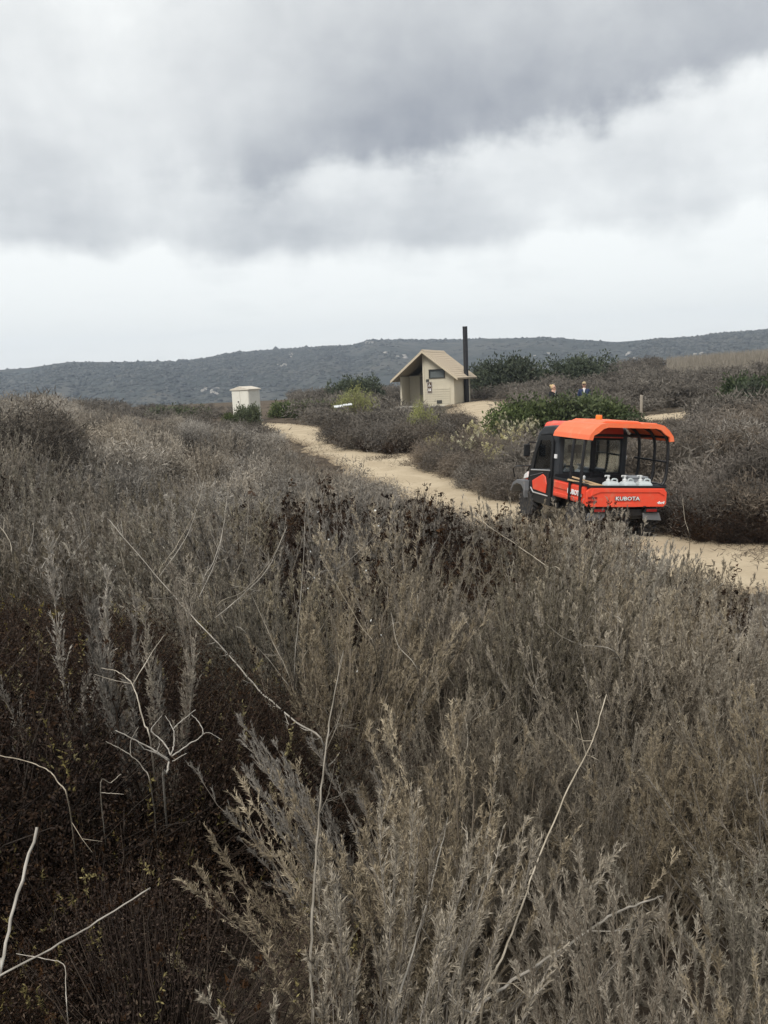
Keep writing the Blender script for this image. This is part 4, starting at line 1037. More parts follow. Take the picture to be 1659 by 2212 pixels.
    for c, d in (((.36, -.052, 1.63), (.32, .006, .010)), ((.36, -.052, .91), (.32, .006, .010)), ((.205, -.052, 1.27), (.010, .006, .71)), ((.515, -.052, 1.27), (.010, .006, .71))): bd.box(c, d)
    bd.build('sign_border', 'white_lettering', sg)
    def disc(mb, x, z, rr): mb.prism([(x + rr * math.cos(q * .5236), z + rr * math.sin(q * .5236)) for q in range(12)], 'y', -.056, -.050)
    p1 = MB(); disc(p1, .345, 1.525, .022)
    p1.prism([(.33, 1.50), (.36, 1.50), (.375, 1.43), (.42, 1.43), (.44, 1.35), (.42, 1.34), (.40, 1.40), (.35, 1.40)], 'y', -.056, -.050)
    for q in range(9):
        a0, a1 = rad(100 + q * 28), rad(100 + (q + 1) * 28)
        p1.prism([(.35 + .07 * math.cos(a0), 1.38 + .07 * math.sin(a0)), (.35 + .07 * math.cos(a1), 1.38 + .07 * math.sin(a1)), (.35 + .052 * math.cos(a1), 1.38 + .052 * math.sin(a1)), (.35 + .052 * math.cos(a0), 1.38 + .052 * math.sin(a0))], 'y', -.056, -.050)
    p1.build('wheelchair_pictogram', 'white_lettering', sg)
    p2 = MB(); disc(p2, .31, 1.205, .024); p2.prism([(.28, 1.17), (.34, 1.17), (.335, 1.02), (.285, 1.02)], 'y', -.056, -.050); p2.build('man_pictogram', 'white_lettering', sg)
    p3 = MB(); disc(p3, .41, 1.205, .024); p3.prism([(.39, 1.17), (.43, 1.17), (.455, 1.07), (.43, 1.07), (.43, 1.02), (.39, 1.02), (.39, 1.07), (.365, 1.07)], 'y', -.056, -.050); p3.build('woman_pictogram', 'white_lettering', sg)
    MB().box((1.02, -.045, .30), (.36, .05, .22)).build('vent_grille', 'window_frame', r, .004)
    # black vent pipe up the side wall, through the eave
    vp = MB().lathe([(.165, -.05), (.165, 1.8), (.170, 1.81), (.170, 1.85), (.165, 1.86), (.165, 3.6), (.170, 3.61), (.170, 3.65), (.165, 3.66), (.165, 5.22), (.172, 5.23), (.172, 5.28), (.15, 5.28)], 18, 'z', (XR + .20, 2.35, 0)).build('vent_pipe', 'vent_pipe', r, smooth=False)
    for z in (1.2, 2.3): MB().lathe([(.166, z), (.185, z), (.185, z + .05), (.166, z + .05)], 18, 'z', (XR + .20, 2.35, 0)).build('pipe_strap', 'vent_pipe', vp)
    return r
build_hut()

# ------------------------------------------------------------------ pale cabinet at the end of the trail
def build_cabinet():
    p = G(523, 46); r = empty('equipment_cabinet', (p[0], p[1], p[2] - .05), rad(-28), 'small off-white equipment cabinet with low gable lid at the trail end', 'cabinet')
    W_, D_, Hh = 1.2, 1.05, 1.78
    MB().box((0, D_ / 2, .05), (W_ + .2, D_ + .2, .16)).build('plinth', 'concrete', r, .01)
    MB().box((0, D_ / 2, Hh / 2 + .1), (W_, D_, Hh)).build('body', 'cabinet_paint', r, .015)
    for s in (-1, 1):
        d = MB().box((s * W_ * .245, -.012, Hh / 2 + .1), (W_ * .47, .03, Hh - .12)).build('door', 'cabinet_paint', r, .006)
    MB().lathe([(.035, 0), (.035, .05), (.02, .06)], 10, 'y', (-.12, -.085, 1.22)).build('handle', 'black_metal', r)
    MB().prism([(-W_ / 2 - .07, Hh + .08), (W_ / 2 + .07, Hh + .08), (W_ / 2 + .07, Hh + .14), (0, Hh + .30), (-W_ / 2 - .07, Hh + .14)], 'y', -.08, D_ + .08).build('lid', 'cabinet_roof', r, .01)
build_cabinet()

# ------------------------------------------------------------------ low stand with two white panels
def build_stand():
    p = P(741, 876, 41.0); z0 = float(H(p[0], 41)); h = p[2] - z0
    r = empty('panel_stand', (p[0], 41, z0), rad(8), 'low stand with two flat white panels beside the brush island', 'stand')
    for s, dz, t in ((-1, -.03, 14), (1, .035, 10)):
        R = Matrix.Rotation(rad(t), 3, 'X') @ Matrix.Rotation(rad(-4), 3, 'Y')
        MB().box((s * .235, 0, h + dz), (.45, .36, .03), R).build('panel', 'white_plastic', r, .004)
        MB().box((s * .235, .02, (h + dz) / 2 - .02), (.07, .07, h + dz - .02)).build('leg', 'post_wood', r, .006)
    MB().box((0, .02, h - .14), (.62, .05, .07)).build('crossbar', 'post_wood', r, .006)
build_stand()
p = G(1385, 37.0)
r = empty('marker_post', (p[0], p[1], p[2]), .3, 'short weathered wooden marker post standing at the sandy clearing', 'post')
MB().box((0, 0, .38), (.09, .09, .80)).build('post', 'post_wood', r, .008)
MB().prism([(-.045, .78), (.045, .78), (.028, .83), (-.028, .83)], 'y', -.044, .044).build('cap', 'post_wood', r)

# ------------------------------------------------------------------ utility vehicle
def rot_text(x, y, z, face):
    """text frame: 'rear' looks towards -y, 'left' looks towards -x"""
    if face == 'rear': return Matrix(((1, 0, 0, x), (0, 0, -1, y), (0, 1, 0, z), (0, 0, 0, 1)))
    return Matrix(((0, 0, -1, x), (-1, 0, 0, y), (0, 1, 0, z), (0, 0, 0, 1)))
def build_utv():
    r = empty('utility_vehicle', UTV_POS, UTV_YAW, 'orange and black utility vehicle with cab and canopied cargo bed parked on the trail', 'utility vehicle')
    r.rotation_euler = (0, UTV_ROLL, UTV_YAW)
    B = lambda: MB()
    # running gear
    ch = B().box((0, 1.45, .46), (.78, 2.7, .16)).box((0, .45, .36), (1.0, .14, .14)).box((0, 2.42, .36), (1.0, .12, .12)).box((0, 1.0, .52), (1.1, 1.5, .16)).build('chassis', 'black_metal', r, .02)
    for x in (-.62, .62):
        for y in (.45, 2.42):
            R0, Wd = .325, .25
            prof = [(.17, -Wd / 2 + .02), (.25, -Wd / 2), (.30, -Wd / 2 + .02), (R0 - .012, -Wd / 2 + .06), (R0 - .005, 0), (R0 - .012, Wd / 2 - .06), (.30, Wd / 2 - .02), (.25, Wd / 2), (.17, Wd / 2 - .02)]
            w = empty('wheel', (x, y, R0)); w.parent = r
            ty = B().lathe(prof, 28, 'x')
            for k in range(22):
                for s in (-1, 1):
                    q = 2 * math.pi * (k + .25 * s) / 22
                    ty.box((s * .065, math.cos(q) * (R0 - .002), math.sin(q) * (R0 - .002)), (.105, .042, .034), Matrix.Rotation(q - math.pi / 2, 3, 'X') @ Matrix.Rotation(s * .4, 3, 'Z'))
            ty.build('tyre', 'tyre_rubber', w)
            sgn = 1 if x > 0 else -1
            B().lathe([(.168, -.08), (.168, .08), (.12, .07), (.05, .085), (.02, .09)] if sgn > 0 else [(.02, -.09), (.05, -.085), (.12, -.07), (.168, -.08), (.168, .08)], 20, 'x').build('rim', 'charcoal_shell', w, smooth=False)
    # cargo bed
    B().box((0, .62, .66), (1.42, 1.18, .05)).build('bed_floor', 'black_metal', r, .01)
    for s in (-1, 1):
        m = B().box((s * .745, .62, .805), (.05, 1.16, .31)).box((s * .775, .62, .87), (.03, 1.08, .12)).box((s * .772, .62, .70), (.02, 1.12, .06))
        bs = m.build('bed_side', 'orange_paint', r, .012)
        B().box((s * .745, .62, .975), (.075, 1.2, .04)).build('side_rail', 'black_plastic', bs, .008)
        if s < 0: lettering('lettering', 'KUBOTA', .115, 'white_lettering', bs, rot_text(-.792, .36, .81, 'left'), .002, .006, 0, 1.1)
    B().box((0, 1.22, .84), (1.5, .04, .42)).build('bed_front', 'black_metal', r, .008)
    tg = B().prism([(-.77, .64), (-.74, .61), (.72, .61), (.77, .66), (.77, .86), (.70, .935), (-.70, .935), (-.77, .87)], 'y', -.03, .02)
    tg.prism([(-.70, .79), (-.52, .86), (.60, .86), (.72, .80), (.66, .925), (-.66, .925)], 'y', -.048, -.028)
    tg.prism([(-.36, .61), (.20, .61), (.12, .685), (-.27, .685)], 'y', -.046, -.028)
    t = tg.build('tailgate', 'orange_paint', r, .008)
    B().box((0, -.005, .955), (1.50, .06, .035)).build('top_rail', 'black_plastic', t, .008)
    lettering('lettering', 'KUBOTA', .092, 'dark_outline', t, rot_text(.0, -.0485, .752, 'rear'), .0015, .006, 0, 1.28)
    lettering('lettering', 'KUBOTA', .090, 'white_lettering', t, rot_text(.0, -.0515, .754, 'rear'), .0015, .001, 0, 1.28)
    lettering('lettering', '4x4', .062, 'white_lettering', t, rot_text(.655, -.033, .682, 'rear'), .0015, .003, .25, 1.5)
    for z in (.765, .70): B().box((-.655, -.034, z), (.17, .008, .04)).build('reflector', 'red_lens', t, .002)
    for x in (-.35, .35): B().box((x, -.035, .615), (.05, .02, .02)).build('hinge', 'black_metal', t)
    # rear end below the bed
    for s in (-1, 1):
        B().box((s * .50, .02, .545), (.26, .07, .075)).build('lamp_housing', 'black_plastic', r, .006)
        B().box((s * .50, -.02, .545), (.20, .02, .045)).build('tail_light', 'red_lens', r, .004)
        B().prism([(s * .36, .50), (s * .68, .50), (s * .74, .36), (s * .38, .38)], 'y', .02, .045).build('mud_flap', 'grey_plastic', r, .006)
    ex = B().tube([(-.12, .5, .47), (-.10, .25, .47), (-.08, -.01, .46)], .055, 14, False).tube([(-.08, .02, .46), (-.08, -.01, .46)], .064, 14, False).build('exhaust_pipe', 'bare_metal', r)
    B().box((.02, .06, .36), (.08, .2, .08)).build('hitch', 'black_metal', r, .006)
    B().box((0, .10, .50), (.9, .10, .12)).build('rear_crossmember', 'black_metal', r, .01)
    # cab
    y0, y1 = 1.24, 2.36; hw = .70
    lower = B().prism([(y0, .40), (2.30, .40), (2.42, .62), (2.42, .98), (y0, .98)], 'x', -hw + .06, -hw + .10).prism([(y0, .40), (2.30, .40), (2.42, .62), (2.42, .98), (y0, .98)], 'x', hw - .10, hw - .06)
    lower.box((0, 1.75, .43), (1.2, 1.1, .05)).box((0, 2.38, .80), (1.26, .05, .40))
    lower.build('cab_tub', 'black_plastic', r, .01)
    rw = B().box((0, y0 + .02, .80), (1.38, .05, .54)).box((0, y0 + .02, 1.72), (1.38, .06, .08))
    for s in (-1, 1): rw.box((s * .645, y0 + .02, 1.38), (.10, .06, .62))
    rw.box((.02, y0 + .02, 1.40), (.10, .05, .58))
    cw = rw.build('cab_rear_frame', 'black_plastic', r, .012)
    for s in (-1, 1):
        B().box((s * .31 + .01, y0 + .02, 1.38), (.54, .012, .60)).build('rear_window', 'tinted_glass', cw)
    B().box((-.36, y0 - .018, 1.005), (.30, .02, .045)).build('caution_label', 'silver_trim', cw)
    B().box((.36, y0 - .018, 1.01), (.16, .02, .03)).build('caution_label', 'white_lettering', cw)
    for s in (-1, 1):
        # dark shell above and behind the door, pillar down to the sill
        sh = B().prism([(y0 - .03, .55), (y0 + .15, .55), (y0 + .15, 1.60), (1.52, 1.74), (1.98, 1.70), (2.24, 1.30), (2.30, 1.32), (2.10, 1.76), (1.88, 1.89), (1.45, 1.925), (y0 + .06, 1.90), (y0 - .02, 1.80)], 'x', s * hw, s * (hw - .12))
        sh.build('cab_shell', 'charcoal_shell', r, .03, seg=3)
        B().tube([(s * .66, 2.22, 1.34), (s * .68, 2.38, 1.0), (s * .68, 2.44, .72)], .035, 8).build('front_pillar', 'black_plastic', r, smooth=True)
        # door: frame with a window hole, orange inset, silver trims
        d = empty('door', (0, 0, 0)); d.parent = r
        O = [(1.40, .42), (2.22, .42), (2.36, .66), (2.34, 1.05), (2.22, 1.36), (2.00, 1.70), (1.52, 1.74), (1.40, 1.64)]
        I = [(1.48, 1.12), (2.10, 1.06), (2.22, 1.05), (2.20, 1.06), (2.12, 1.32), (1.93, 1.62), (1.55, 1.65), (1.48, 1.60)]
        xo, xi = s * (hw + .025), s * (hw - .02); n = len(O)
        vs_ = [(xo, *p) for p in O] + [(xo, *p) for p in I] + [(xi, *p) for p in O] + [(xi, *p) for p in I]
        fs_ = []
        for k in range(n):
            q = (k + 1) % n
            fs_ += [(k, q, n + q, n + k), (2 * n + k, 3 * n + k, 3 * n + q, 2 * n + q), (k, 2 * n + k, 2 * n + q, q), (n + k, n + q, 3 * n + q, 3 * n + k)]
        B().add(vs_, fs_).build('door_frame', 'black_plastic', d, .008)
        B().prism(I, 'x', s * (hw + .006), s * (hw - .004)).build('window', 'tinted_glass', d)
        B().prism([(1.58, .64), (2.13, .66), (2.18, .82), (1.74, .99), (1.62, .95), (1.56, .82)], 'x', s * (hw + .045), s * (hw + .02)).build('inset_panel', 'orange_paint', d, .012)
        B().tube([(s * (hw + .035), 1.46, 1.085), (s * (hw + .035), 2.26, 1.02)], .012, 6).build('sill_trim', 'silver_trim', d)
        B().tube([(s * (hw + .035), 1.50, .60), (s * (hw + .035), 2.12, .60), (s * (hw + .035), 2.24, .68)], .013, 6).build('lower_trim', 'silver_trim', d)
        B().tube([(s * (hw + .035), 1.74, 1.015), (s * (hw + .035), 2.28, .90)], .007, 6).build('crease_trim', 'grey_plastic', d)
        B().box((s * (hw + .04), 1.47, 1.00), (.03, .05, .12)).build('handle', 'black_metal', d, .006)
        B().box((s * (hw + .012), y0 + .06, 1.36), (.03, .07, .075)).build('warning_label', 'white_lettering', r, .003)
        mi = empty('mirror', (0, 0, 0)); mi.parent = r
        B().tube([(s * .71, 2.16, 1.56), (s * .82, 2.22, 1.56), (s * .86, 2.22, 1.50)], .014, 6).build('arm', 'black_metal', mi)
        B().box((s * .87, 2.22, 1.40), (.13, .05, .24)).build('housing', 'black_plastic', mi, .02)
        B().box((s * .40, 2.12, 1.955), (.16, .10, .07)).build('work_light', 'black_plastic', r, .015)
        # seats with head restraints
        st = empty('seat', (0, 0, 0)); st.parent = r
        B().box((s * .31, 1.62, .74), (.48, .46, .14)).build('cushion', 'seat_vinyl', st, .04)
        B().box((s * .31, 1.40, 1.0), (.46, .12, .46), Matrix.Rotation(rad(8), 3, 'X')).build('backrest', 'seat_vinyl', st, .04)
        B().box((s * .28 - .02, 1.37, 1.50), (.25, .08, .16)).tube([(s * .28 - .05, 1.38, 1.18), (s * .28 - .05, 1.37, 1.46)], .022, 6).tube([(s * .28 + .03, 1.38, 1.18), (s * .28 + .03, 1.37, 1.46)], .022, 6).build('head_restraint', 'seat_vinyl', st, .02)
        # front wing
        fe = B().prism([(2.36, .45), (2.42, .62), (2.52, .69), (2.72, .70), (2.90, .64), (3.02, .50), (3.04, .52), (2.92, .70), (2.74, .78), (2.40, .80), (2.34, .60)], 'x', s * .52, s * .82)
        fe.build('front_wing', 'grey_plastic', r, .02)
        B().prism([(2.46, .80), (2.86, .76), (2.80, .86), (2.60, .96), (2.46, .98)], 'x', s * .34, s * .60).build('headlight_cowl', 'orange_paint', r, .02)
        B().prism([(2.62, .83), (2.84, .78), (2.80, .88), (2.66, .95)], 'x', s * .58, s * .63).build('headlight', 'headlight_lens', r, .012)
    B().tube([(-.30, 1.95, 1.15), (-.30, 2.10, 1.0)], .02, 6).add([], []).build('steering_column', 'black_metal', r)
    B().tube([(-.30 + .17 * math.cos(q), 1.93 + .08 * math.sin(q), 1.16 + .15 * math.sin(q)) for q in np.linspace(0, 6.283, 17)], .014, 6).build('steering_wheel', 'black_plastic', r)
    B().box((0, 2.30, 1.02), (1.24, .20, .14)).build('dashboard', 'black_plastic', r, .03)
    B().add([(-.62, 2.40, 1.02), (.62, 2.40, 1.02), (.60, 2.06, 1.74), (-.60, 2.06, 1.74), (-.62, 2.41, 1.03), (.62, 2.41, 1.03), (.60, 2.07, 1.75), (-.60, 2.07, 1.75)], [(0, 1, 2, 3), (7, 6, 5, 4), (0, 4, 5, 1), (1, 5, 6, 2), (2, 6, 7, 3), (3, 7, 4, 0)]).build('windscreen', 'tinted_glass', r)
    B().tube([(-.10, 2.36, 1.06), (.30, 2.26, 1.28)], .012, 5).build('wiper', 'black_metal', r)
    B().prism([(2.36, .60), (3.0, .60), (3.02, .72), (2.84, .88), (2.46, 1.0), (2.36, 1.0)], 'x', -.36, .36).build('bonnet', 'orange_paint', r, .04)
    B().box((0, 3.0, .52), (1.1, .08, .22)).build('front_bumper', 'black_plastic', r, .03)
    gb = B()
    for x in (-.42, .42): gb.tube([(x, 2.98, .45), (x, 3.12, .60), (x, 3.12, .92), (x, 2.98, 1.04), (x, 2.80, 1.02)], .020, 8)
    gb.tube([(-.42, 3.12, .88), (.42, 3.12, .88)], .02, 8).tube([(-.42, 3.12, .62), (.42, 3.12, .62)], .02, 8)
    gb.tube([(-.78, 2.92, .80), (-.78, 3.02, .96), (-.74, 2.96, 1.03), (-.42, 2.95, 1.035)], .014, 8).build('brush_guard', 'black_metal', r, smooth=True)
    # roofs
    cr = B().prism([(-.60, 1.86), (-.55, 1.99), (-.42, 2.03), (.42, 2.03), (.55, 1.99), (.60, 1.86)], 'y', 1.20, 2.14)
    c_ = cr.build('cab_roof', 'orange_paint', r, .03, seg=3); c_.location.z = -.04
    B().prism([(-.58, 1.76), (-.56, 1.95), (-.40, 2.00), (.40, 2.00), (.56, 1.95), (.58, 1.76)], 'y', 1.175, 1.215).build('roof_rear_panel', 'orange_paint', c_, .012)
    B().box((.16, 1.165, 1.945), (.14, .03, .04)).build('roof_lamp', 'black_plastic', c_, .006)
    outer = [(-.81, 1.79), (-.79, 1.87), (-.70, 1.975), (-.60, 2.05), (-.50, 2.075), (.50, 2.075), (.60, 2.05), (.70, 1.975), (.79, 1.87), (.81, 1.79)]
    def inset(k, m): return [(x * (1 - k / .8), z - m * (1 if abs(x) < .72 else .12)) for x, z in outer]
    def shell(mb, a, b, k, m, dz=0.):
        inn = inset(k, m); n = len(outer)
        for i in range(n - 1):
            q = [outer[i], outer[i + 1], inn[i + 1], inn[i]]
            mb.add([(p[0], a, p[1] + dz) for p in q] + [(p[0], b, p[1] + dz) for p in q], [(3, 2, 1, 0), (4, 5, 6, 7), (0, 1, 5, 4), (2, 3, 7, 6)] + ([(3, 0, 4, 7)] if i == 0 else []) + ([(1, 2, 6, 5)] if i == n - 2 else []))
        return mb
    can = shell(B(), -.02, 1.26, .022, .022); ca = can.build('canopy', 'orange_canopy', r); ca.location.z = -.05
    shell(B(), -.055, -.012, .075, .075, .004).build('canopy_lip', 'orange_canopy', ca)
    B().prism([(-.52, 2.07), (-.42, 2.115), (.20, 2.115), (.30, 2.07)], 'y', .12, 1.20).build('canopy_rib', 'orange_canopy', ca, .015)
    B().prism([(.26, 2.07), (.30, 2.092), (.54, 2.092), (.60, 2.06)], 'y', .10, 1.22).build('canopy_rib', 'orange_canopy', ca, .008)
    B().lathe([(.058, 2.04), (.058, 2.11), (.054, 2.14), (.045, 2.145)], 14, 'z', (-.20, .75, 0)).build('beacon', 'amber_lens', r)
    # cage carrying the canopy
    for s in (-1, 1):
        for y in ((.06, .46, .95) if s > 0 else (.14, .52)):
            pts = [(s * .70, y, .96), (s * .775, y, 1.10), (s * .785, y, 1.50), (s * .755, y, 1.74), (s * .66, y, 1.88), (s * .50, y, 1.97)]
            if s < 0: pts = [(s * .80, y, .62)] + [(s * .80, y, 1.05)] + pts[2:]
            B().tube(catmull(pts, 4), .027, 8).build('cage_post', 'black_metal', r, smooth=True)
        B().tube([(s * .765, .02, 1.80), (s * .765, 1.24, 1.80)], .018, 8).build('cage_rail', 'black_metal', r)
        if s > 0: B().tube([(s * .77, .03, 1.38), (s * .77, 1.05, 1.38)], .018, 8).build('cage_rail', 'black_metal', r)
    for y in (.46, .95):
        B().tube([(-.66, y, 1.79), (.76, y, 1.79)], .014, 8).build('cage_crossbar', 'black_metal', r)
    B().tube([(-.70, 1.16, 1.77), (.70, 1.16, 1.77)], .02, 8).build('cage_crossbar', 'black_metal', r)
    B().box((.62, .12, .965), (.18, .10, .03)).build('latch_bracket', 'black_plastic', r, .005)
    return r
UTV = build_utv()
def bed(x, y, z):
    return tuple(Vector(UTV_POS) + Matrix.Rotation(UTV_YAW, 3, 'Z') @ Matrix.Rotation(UTV_ROLL, 3, 'Y') @ Vector((x, y, z)))
def build_jug():
    r = empty('pump_jug'); mb = MB()
    def rr(w, d, z, k=.35):
        return [(math.copysign(abs(math.cos(q)) ** k, math.cos(q)) * w, math.copysign(abs(math.sin(q)) ** k, math.sin(q)) * d, z) for q in [2 * math.pi * i / 20 for i in range(20)]]
    rings = [rr(.10, .09, 0), rr(.112, .10, .02), rr(.112, .10, .25), rr(.106, .094, .285), rr(.085, .07, .315, .5), rr(.06, .05, .325, .6)]
    for i in range(len(rings) - 1): mb.add(rings[i] + rings[i + 1], [(j, (j + 1) % 20, 20 + (j + 1) % 20, 20 + j) for j in range(20)])
    mb.add(rings[0], [tuple(range(20))[::-1]]); mb.add(rings[-1], [tuple(range(20))])
    mb.build('body', 'jug_plastic', r, smooth=False)
    MB().tube(catmull([(.0, 0, .30), (.015, 0, .352), (.055, 0, .358), (.09, 0, .345), (.10, 0, .29)], 4), .013, 8).build('handle', 'jug_plastic', r, smooth=True)
    MB().lathe([(.032, .30), (.032, .345), (.024, .355), (.017, .36), (.017, .39), (.024, .395), (.024, .415), (.01, .42)], 14, 'z', (-.055, 0, 0)).build('pump', 'white_plastic', r)
    MB().box((-.075, 0, .412), (.075, .02, .018)).box((-.11, 0, .402), (.014, .016, .026)).build('spout', 'white_plastic', r, .004)
    return r
jug = build_jug()
for i, (x, y, a, lab) in enumerate([(-.22, .14, 3, 'white pump jug in the vehicle bed nearest the wooden stakes'), (.10, .15, 8, 'middle white pump jug in the vehicle bed'), (.42, .16, -6, 'white pump jug in the vehicle bed beside the grey box')]):
    if i == 0: j = jug
    else:
        j = jug.copy(); COL.objects.link(j)
        for c in jug.children: k = c.copy(); COL.objects.link(k); k.parent = j
    j.location = bed(x, y, .685); j.rotation_euler = (0, UTV_ROLL, UTV_YAW + rad(a)); j.scale = (1.18, 1.18, 1.08); tag(j, lab, 'jug', 'pump jugs in the cargo bed')
def tilt_(o):
    o.rotation_euler[1] = UTV_ROLL; return o
def prop(name, mb, mat, loc, rz, lab, cat, bevel=.006):
    o = mb.build(name, mat, None, bevel); o.location = loc; o.rotation_euler = (0, UTV_ROLL, UTV_YAW + rz); return tag(o, lab, cat)
for i, (pts, lab) in enumerate([([(-.82, .42, 1.075), (-.46, .22, .98), (-.30, .12, .93)], 'wooden stake sticking out over the bed side, upper of the pair'), ([(-.86, .50, 1.02), (-.50, .22, .975), (-.33, .08, .92)], 'wooden stake sticking out over the bed side, lower of the pair')]):
    P_ = [Vector(bed(*q)) for q in pts]; mb = MB(); R = (P_[2] - P_[0]).to_track_quat('Y', 'Z').to_matrix()
    mb.box((0, 0, 0), (.028, (P_[2] - P_[0]).length, .028), R)
    o = mb.build('wooden_stake', 'raw_wood', None, .004); o.location = (P_[0] + P_[2]) / 2; tag(o, lab, 'stake', 'wooden stakes in the bed')
prop('storage_box', MB().box((0, 0, .19), (.34, .26, .38)).box((0, 0, .39), (.37, .29, .03)), 'grey_box', bed(.46, .52, .685), 0, 'translucent grey lidded box in the vehicle bed behind the jugs', 'box')
tb = tilt_(empty('tool_bag', bed(-.18, .72, .685), UTV_YAW, 'black tool bag in the vehicle bed behind the first jug', 'bag'))
MB().box((0, 0, .17), (.42, .30, .34)).build('body', 'black_cloth', tb, .06, seg=3)
MB().tube(catmull([(-.12, 0, .32), (-.09, 0, .44), (.09, 0, .44), (.12, 0, .32)], 5), .014, 8).build('handle', 'black_cloth', tb)
cn = tilt_(empty('spray_can', bed(-.60, .40, .685), UTV_YAW, 'narrow grey can with a white nozzle beside the wooden stakes', 'can'))
MB().lathe([(.05, 0), (.055, .01), (.055, .26), (.03, .29), (.02, .30)], 14).build('body', 'grey_box', cn)
MB().lathe([(.016, .29), (.016, .36), (.022, .365), (.022, .40), (.006, .42)], 10).build('nozzle', 'white_plastic', cn)

# ------------------------------------------------------------------ the two walkers behind the green bush
def skin_mesh(name, verts, edges, radii, mat, root=0, sub=1):
    me = bpy.data.meshes.new(name); me.from_pydata(verts, edges, []); o = bpy.data.objects.new(name, me); COL.objects.link(o)
    m = o.modifiers.new('skin', 'SKIN'); m.use_smooth_shade = True
    for i, v in enumerate(me.skin_vertices[0].data):
        rr = radii[i]; v.radius = rr if hasattr(rr, '__len__') else (rr, rr)
    me.skin_vertices[0].data[root].use_root = True
    s = o.modifiers.new('sub', 'SUBSURF'); s.levels = s.render_levels = sub
    bpy.context.view_layer.update()
    dg = bpy.context.evaluated_depsgraph_get(); out = bpy.data.meshes.new_from_object(o.evaluated_get(dg)); bpy.data.objects.remove(o)
    out.materials.clear(); out.materials.append(MATS[mat])
    for p in out.polygons: p.use_smooth = True
    return out
def ball(mb, c, s, nu=14, nv=9, z0=-1., fn=None):
    prof = []
    vs_, n = [], nu
    for i in range(nv + 1):
        ph = math.asin(z0) + (math.pi / 2 - math.asin(z0)) * i / nv
        for j in range(n):
            q = 2 * math.pi * j / n; p = (c[0] + s[0] * math.cos(ph) * math.cos(q), c[1] + s[1] * math.cos(ph) * math.sin(q), c[2] + s[2] * math.sin(ph))
            vs_.append(fn(p) if fn else p)
    fs_ = [(i * n + j, i * n + (j + 1) % n, (i + 1) * n + (j + 1) % n, (i + 1) * n + j) for i in range(nv) for j in range(n)]
    return mb.add(vs_, fs_)
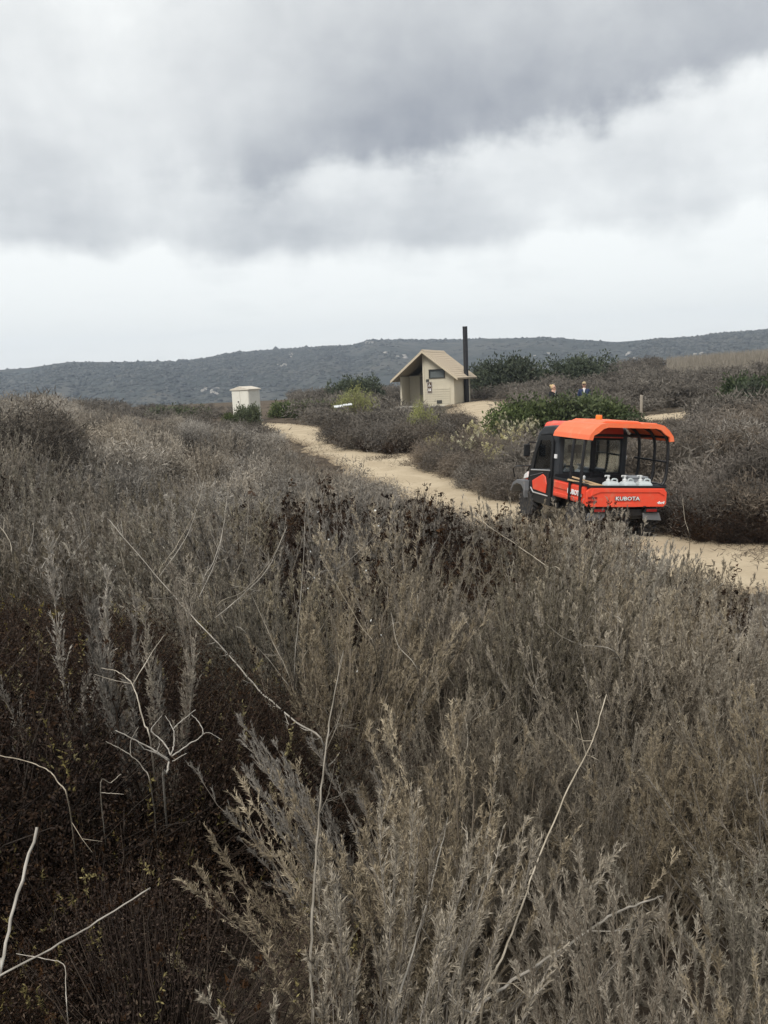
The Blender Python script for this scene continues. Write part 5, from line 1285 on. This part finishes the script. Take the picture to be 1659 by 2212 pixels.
def person(loc, yaw, head_yaw, tall, label, top, legs, hair, raised):
    """faces local -y; x to the person's left"""
    r = empty('person', loc, yaw, label, 'person')
    k = tall / 1.72; V, E, R = [], [], []
    def v(x, y, z, rr, prev=None):
        V.append((x * k, y * k, z * k)); R.append(rr if hasattr(rr, '__len__') else rr * k); i = len(V) - 1
        if prev is not None: E.append((prev, i))
        return i
    pel = v(0, 0, .93, (.15, .11)); wst = v(0, 0, 1.10, (.125, .095), pel); ch = v(0, .0, 1.30, (.155, .105), wst); ns = v(0, .01, 1.42, (.085, .07), ch); nk = v(0, .0, 1.50, .052, ns); hd = v(0, -.01, 1.56, .055, nk)
    def hand(w, d, up, s):
        pal = v(w[0] + d[0] * .05, w[1] + d[1] * .05, w[2] + d[2] * .05, (.036, .018), w[3])
        for f, (sp_, ln) in enumerate([(-.030, .062), (-.010, .072), (.010, .068), (.028, .054)]):
            a = v(w[0] + d[0] * .09 + sp_ * up[0], w[1] + d[1] * .09 + sp_ * up[1], w[2] + d[2] * .09 + sp_ * up[2], .010, pal)
            b = v(V[a][0] / k + d[0] * ln * .55 + .006, V[a][1] / k + d[1] * ln * .55 - .012, V[a][2] / k + d[2] * ln * .55, .009, a)
            v(V[b][0] / k + d[0] * ln * .4, V[b][1] / k + d[1] * ln * .4 - .02, V[b][2] / k + d[2] * ln * .4, .0075, b)
        t = v(w[0] + d[0] * .03 - up[0] * .045, w[1] + d[1] * .03 - up[1] * .045 - .012, w[2] + d[2] * .03 - up[2] * .045, .012, pal); v(V[t][0] / k + d[0] * .04, V[t][1] / k + d[1] * .04 - .012, V[t][2] / k + d[2] * .04, .009, t)
    arms = []
    for s in (-1, 1):
        sh = v(s * .175, .01, 1.385, .062, ch)
        if raised and s == -1:
            elb = v(s * .26, -.10, 1.17, .044, sh); wr = v(s * .08, -.17, 1.40, .028, elb); d = np.array([.35, .15, .92]); up = np.array([.9, 0, -.35])
            hand((s * .08, -.17, 1.40, wr), d, up, s); arms.append((sh, elb, wr))
        else:
            elb = v(s * .24, .04, 1.11, .044, sh); wr = v(s * .25, -.06, .86, .028, elb); d = np.array([0, -.25, -.97]); up = np.array([0, 1., -.2])
            hand((s * .25, -.06, .86, wr), d, up, s); arms.append((sh, elb, wr))
        hp = v(s * .09, 0, .88, .09, pel); kn = v(s * .10, -.01, .49, .06, hp); an = v(s * .10, .02, .09, .04, kn); hl = v(s * .10, .0, .05, .04, an); v(s * .11, -.15, .035, .035, hl)
    obj('body', skin_mesh('body', V, E, R, 'skin'), r)
    # clothing over the same skeleton
    idx = [pel, wst, ch, ns] + [i for a in arms for i in a]; mp = {i: j for j, i in enumerate(idx)}
    ed = [(mp[a], mp[b]) for a, b in E if a in mp and b in mp]
    grow = lambda q, g: (q[0] + g, q[1] + g) if hasattr(q, '__len__') else q + g
    obj('jacket', skin_mesh('jacket', [V[i] for i in idx], ed, [grow(R[i], .016 if i != ns else .012) for i in idx], top), r)
    li = [i for i in range(len(V)) if V[i][2] < .94 * k and not (abs(V[i][0]) > .2 * k)]; mp = {i: j for j, i in enumerate(li)}
    li = [i for i in li if V[i][2] > .055 * k]; mp = {i: j for j, i in enumerate(li)}
    obj('trousers', skin_mesh('trousers', [V[i] for i in li], [(mp[a], mp[b]) for a, b in E if a in mp and b in mp], [grow(R[i], .014) for i in li], legs), r)
    for s in (-1, 1): ball(MB(), (s * .105 * k, -.06 * k, .03), (.055, .14, .055), 12, 6, -.5).build('shoe', 'black_cloth', r, smooth=True)
    h = empty('head', (0, -.015 * k, 1.615 * k), head_yaw); h.parent = r
    def face(p):
        x, y, z = p
        if y < -.04 and abs(x) < .022 and -.035 < z < .01: y -= .022
        if z < -.05: x *= 1 - (-.05 - z) * 3.0
        return (x, y, z)
    ball(MB(), (0, 0, 0), (.078, .098, .118), 20, 16, -1, face).build('face', 'skin', h, smooth=True)
    for s in (-1, 1):
        ball(MB(), (s * .079, .008, -.005), (.012, .022, .034), 8, 6).build('ear', 'skin', h, smooth=True)
        ball(MB(), (s * .034, -.088, .008), (.031, .016, .021), 10, 6).build('sunglass_lens', 'black_plastic', h, smooth=True)
        MB().tube([(s * .066, -.072, .012), (s * .083, .01, .014)], .004, 5).build('sunglass_arm', 'black_plastic', h)
    MB().tube([(-.024, -.094, -.055), (0, -.100, -.058), (.024, -.094, -.055)], .006, 6).build('mouth', 'red_lens', h)
    if hair == 'bun':
        ball(MB(), (0, .018, .012), (.087, .098, .122), 18, 10, -.35, lambda p: p if p[1] > -.005 or p[2] > .085 else (p[0], -.005, p[2])).build('hair', 'blond_hair', h, smooth=True)
        ball(MB(), (0, .115, .075), (.05, .048, .05), 12, 8).build('hair_bun', 'blond_hair', h, smooth=True)
    else:
        ball(MB(), (0, .022, -.005), (.084, .090, .105), 18, 10, -.45, lambda p: p if p[1] > -.03 else (p[0], -.03, p[2])).build('hair', 'dark_hair', h, smooth=True)
        ball(MB(), (0, .002, .045), (.090, .108, .088), 18, 8, 0.).build('cap', 'khaki_cloth', h, smooth=True)
        MB().prism([(-.07, -.085), (-.055, -.15), (0, -.172), (.055, -.15), (.07, -.085)], 'z', .044, .054).build('cap_brim', 'khaki_cloth', h, .003)
    # white shirt showing at the open collar
    MB().prism([(-.055 * k, 1.47 * k), (.055 * k, 1.47 * k), (.012 * k, 1.29 * k), (-.012 * k, 1.29 * k)], 'y', -.142 * k, -.085 * k).build('shirt_front', 'white_cloth', r, .01)
    return r
def facing(p): return math.atan2(p[0], -p[1]) * -1 + 0
p = G(1262, 34.0); person(p, math.atan2(-p[0], p[1]) * -0 - math.atan2(p[0], p[1]) * 1, rad(0), 1.76, 'person in navy jacket, white shirt and khaki cap behind the green bush', 'navy_cloth', 'khaki_cloth', 'cap', False)
p = G(1195, 34.3); person(p, rad(35), rad(25), 1.70, 'person with blond bun and sunglasses in black top behind the green bush', 'black_cloth', 'black_cloth', 'bun', True)

# ------------------------------------------------------------------ air
HAZE = 0.00040
def build_haze():
    m = bpy.data.materials.new('haze_air'); m.use_nodes = True; t = m.node_tree; t.nodes.clear()
    out = t.nodes.new('ShaderNodeOutputMaterial'); v = t.nodes.new('ShaderNodeVolumePrincipled')
    v.inputs['Color'].default_value = (.72, .83, 1.0, 1); v.inputs['Density'].default_value = HAZE; v.inputs['Anisotropy'].default_value = .2
    t.links.new(v.outputs[0], out.inputs['Volume']); MATS['haze_air'] = m
    o = MB().box((0, 0, 20), (3200, 3200, 172)).build('haze', 'haze_air'); tag(o, 'thin pale air between the viewer and the far ridge', 'haze', kind='stuff')
build_haze()
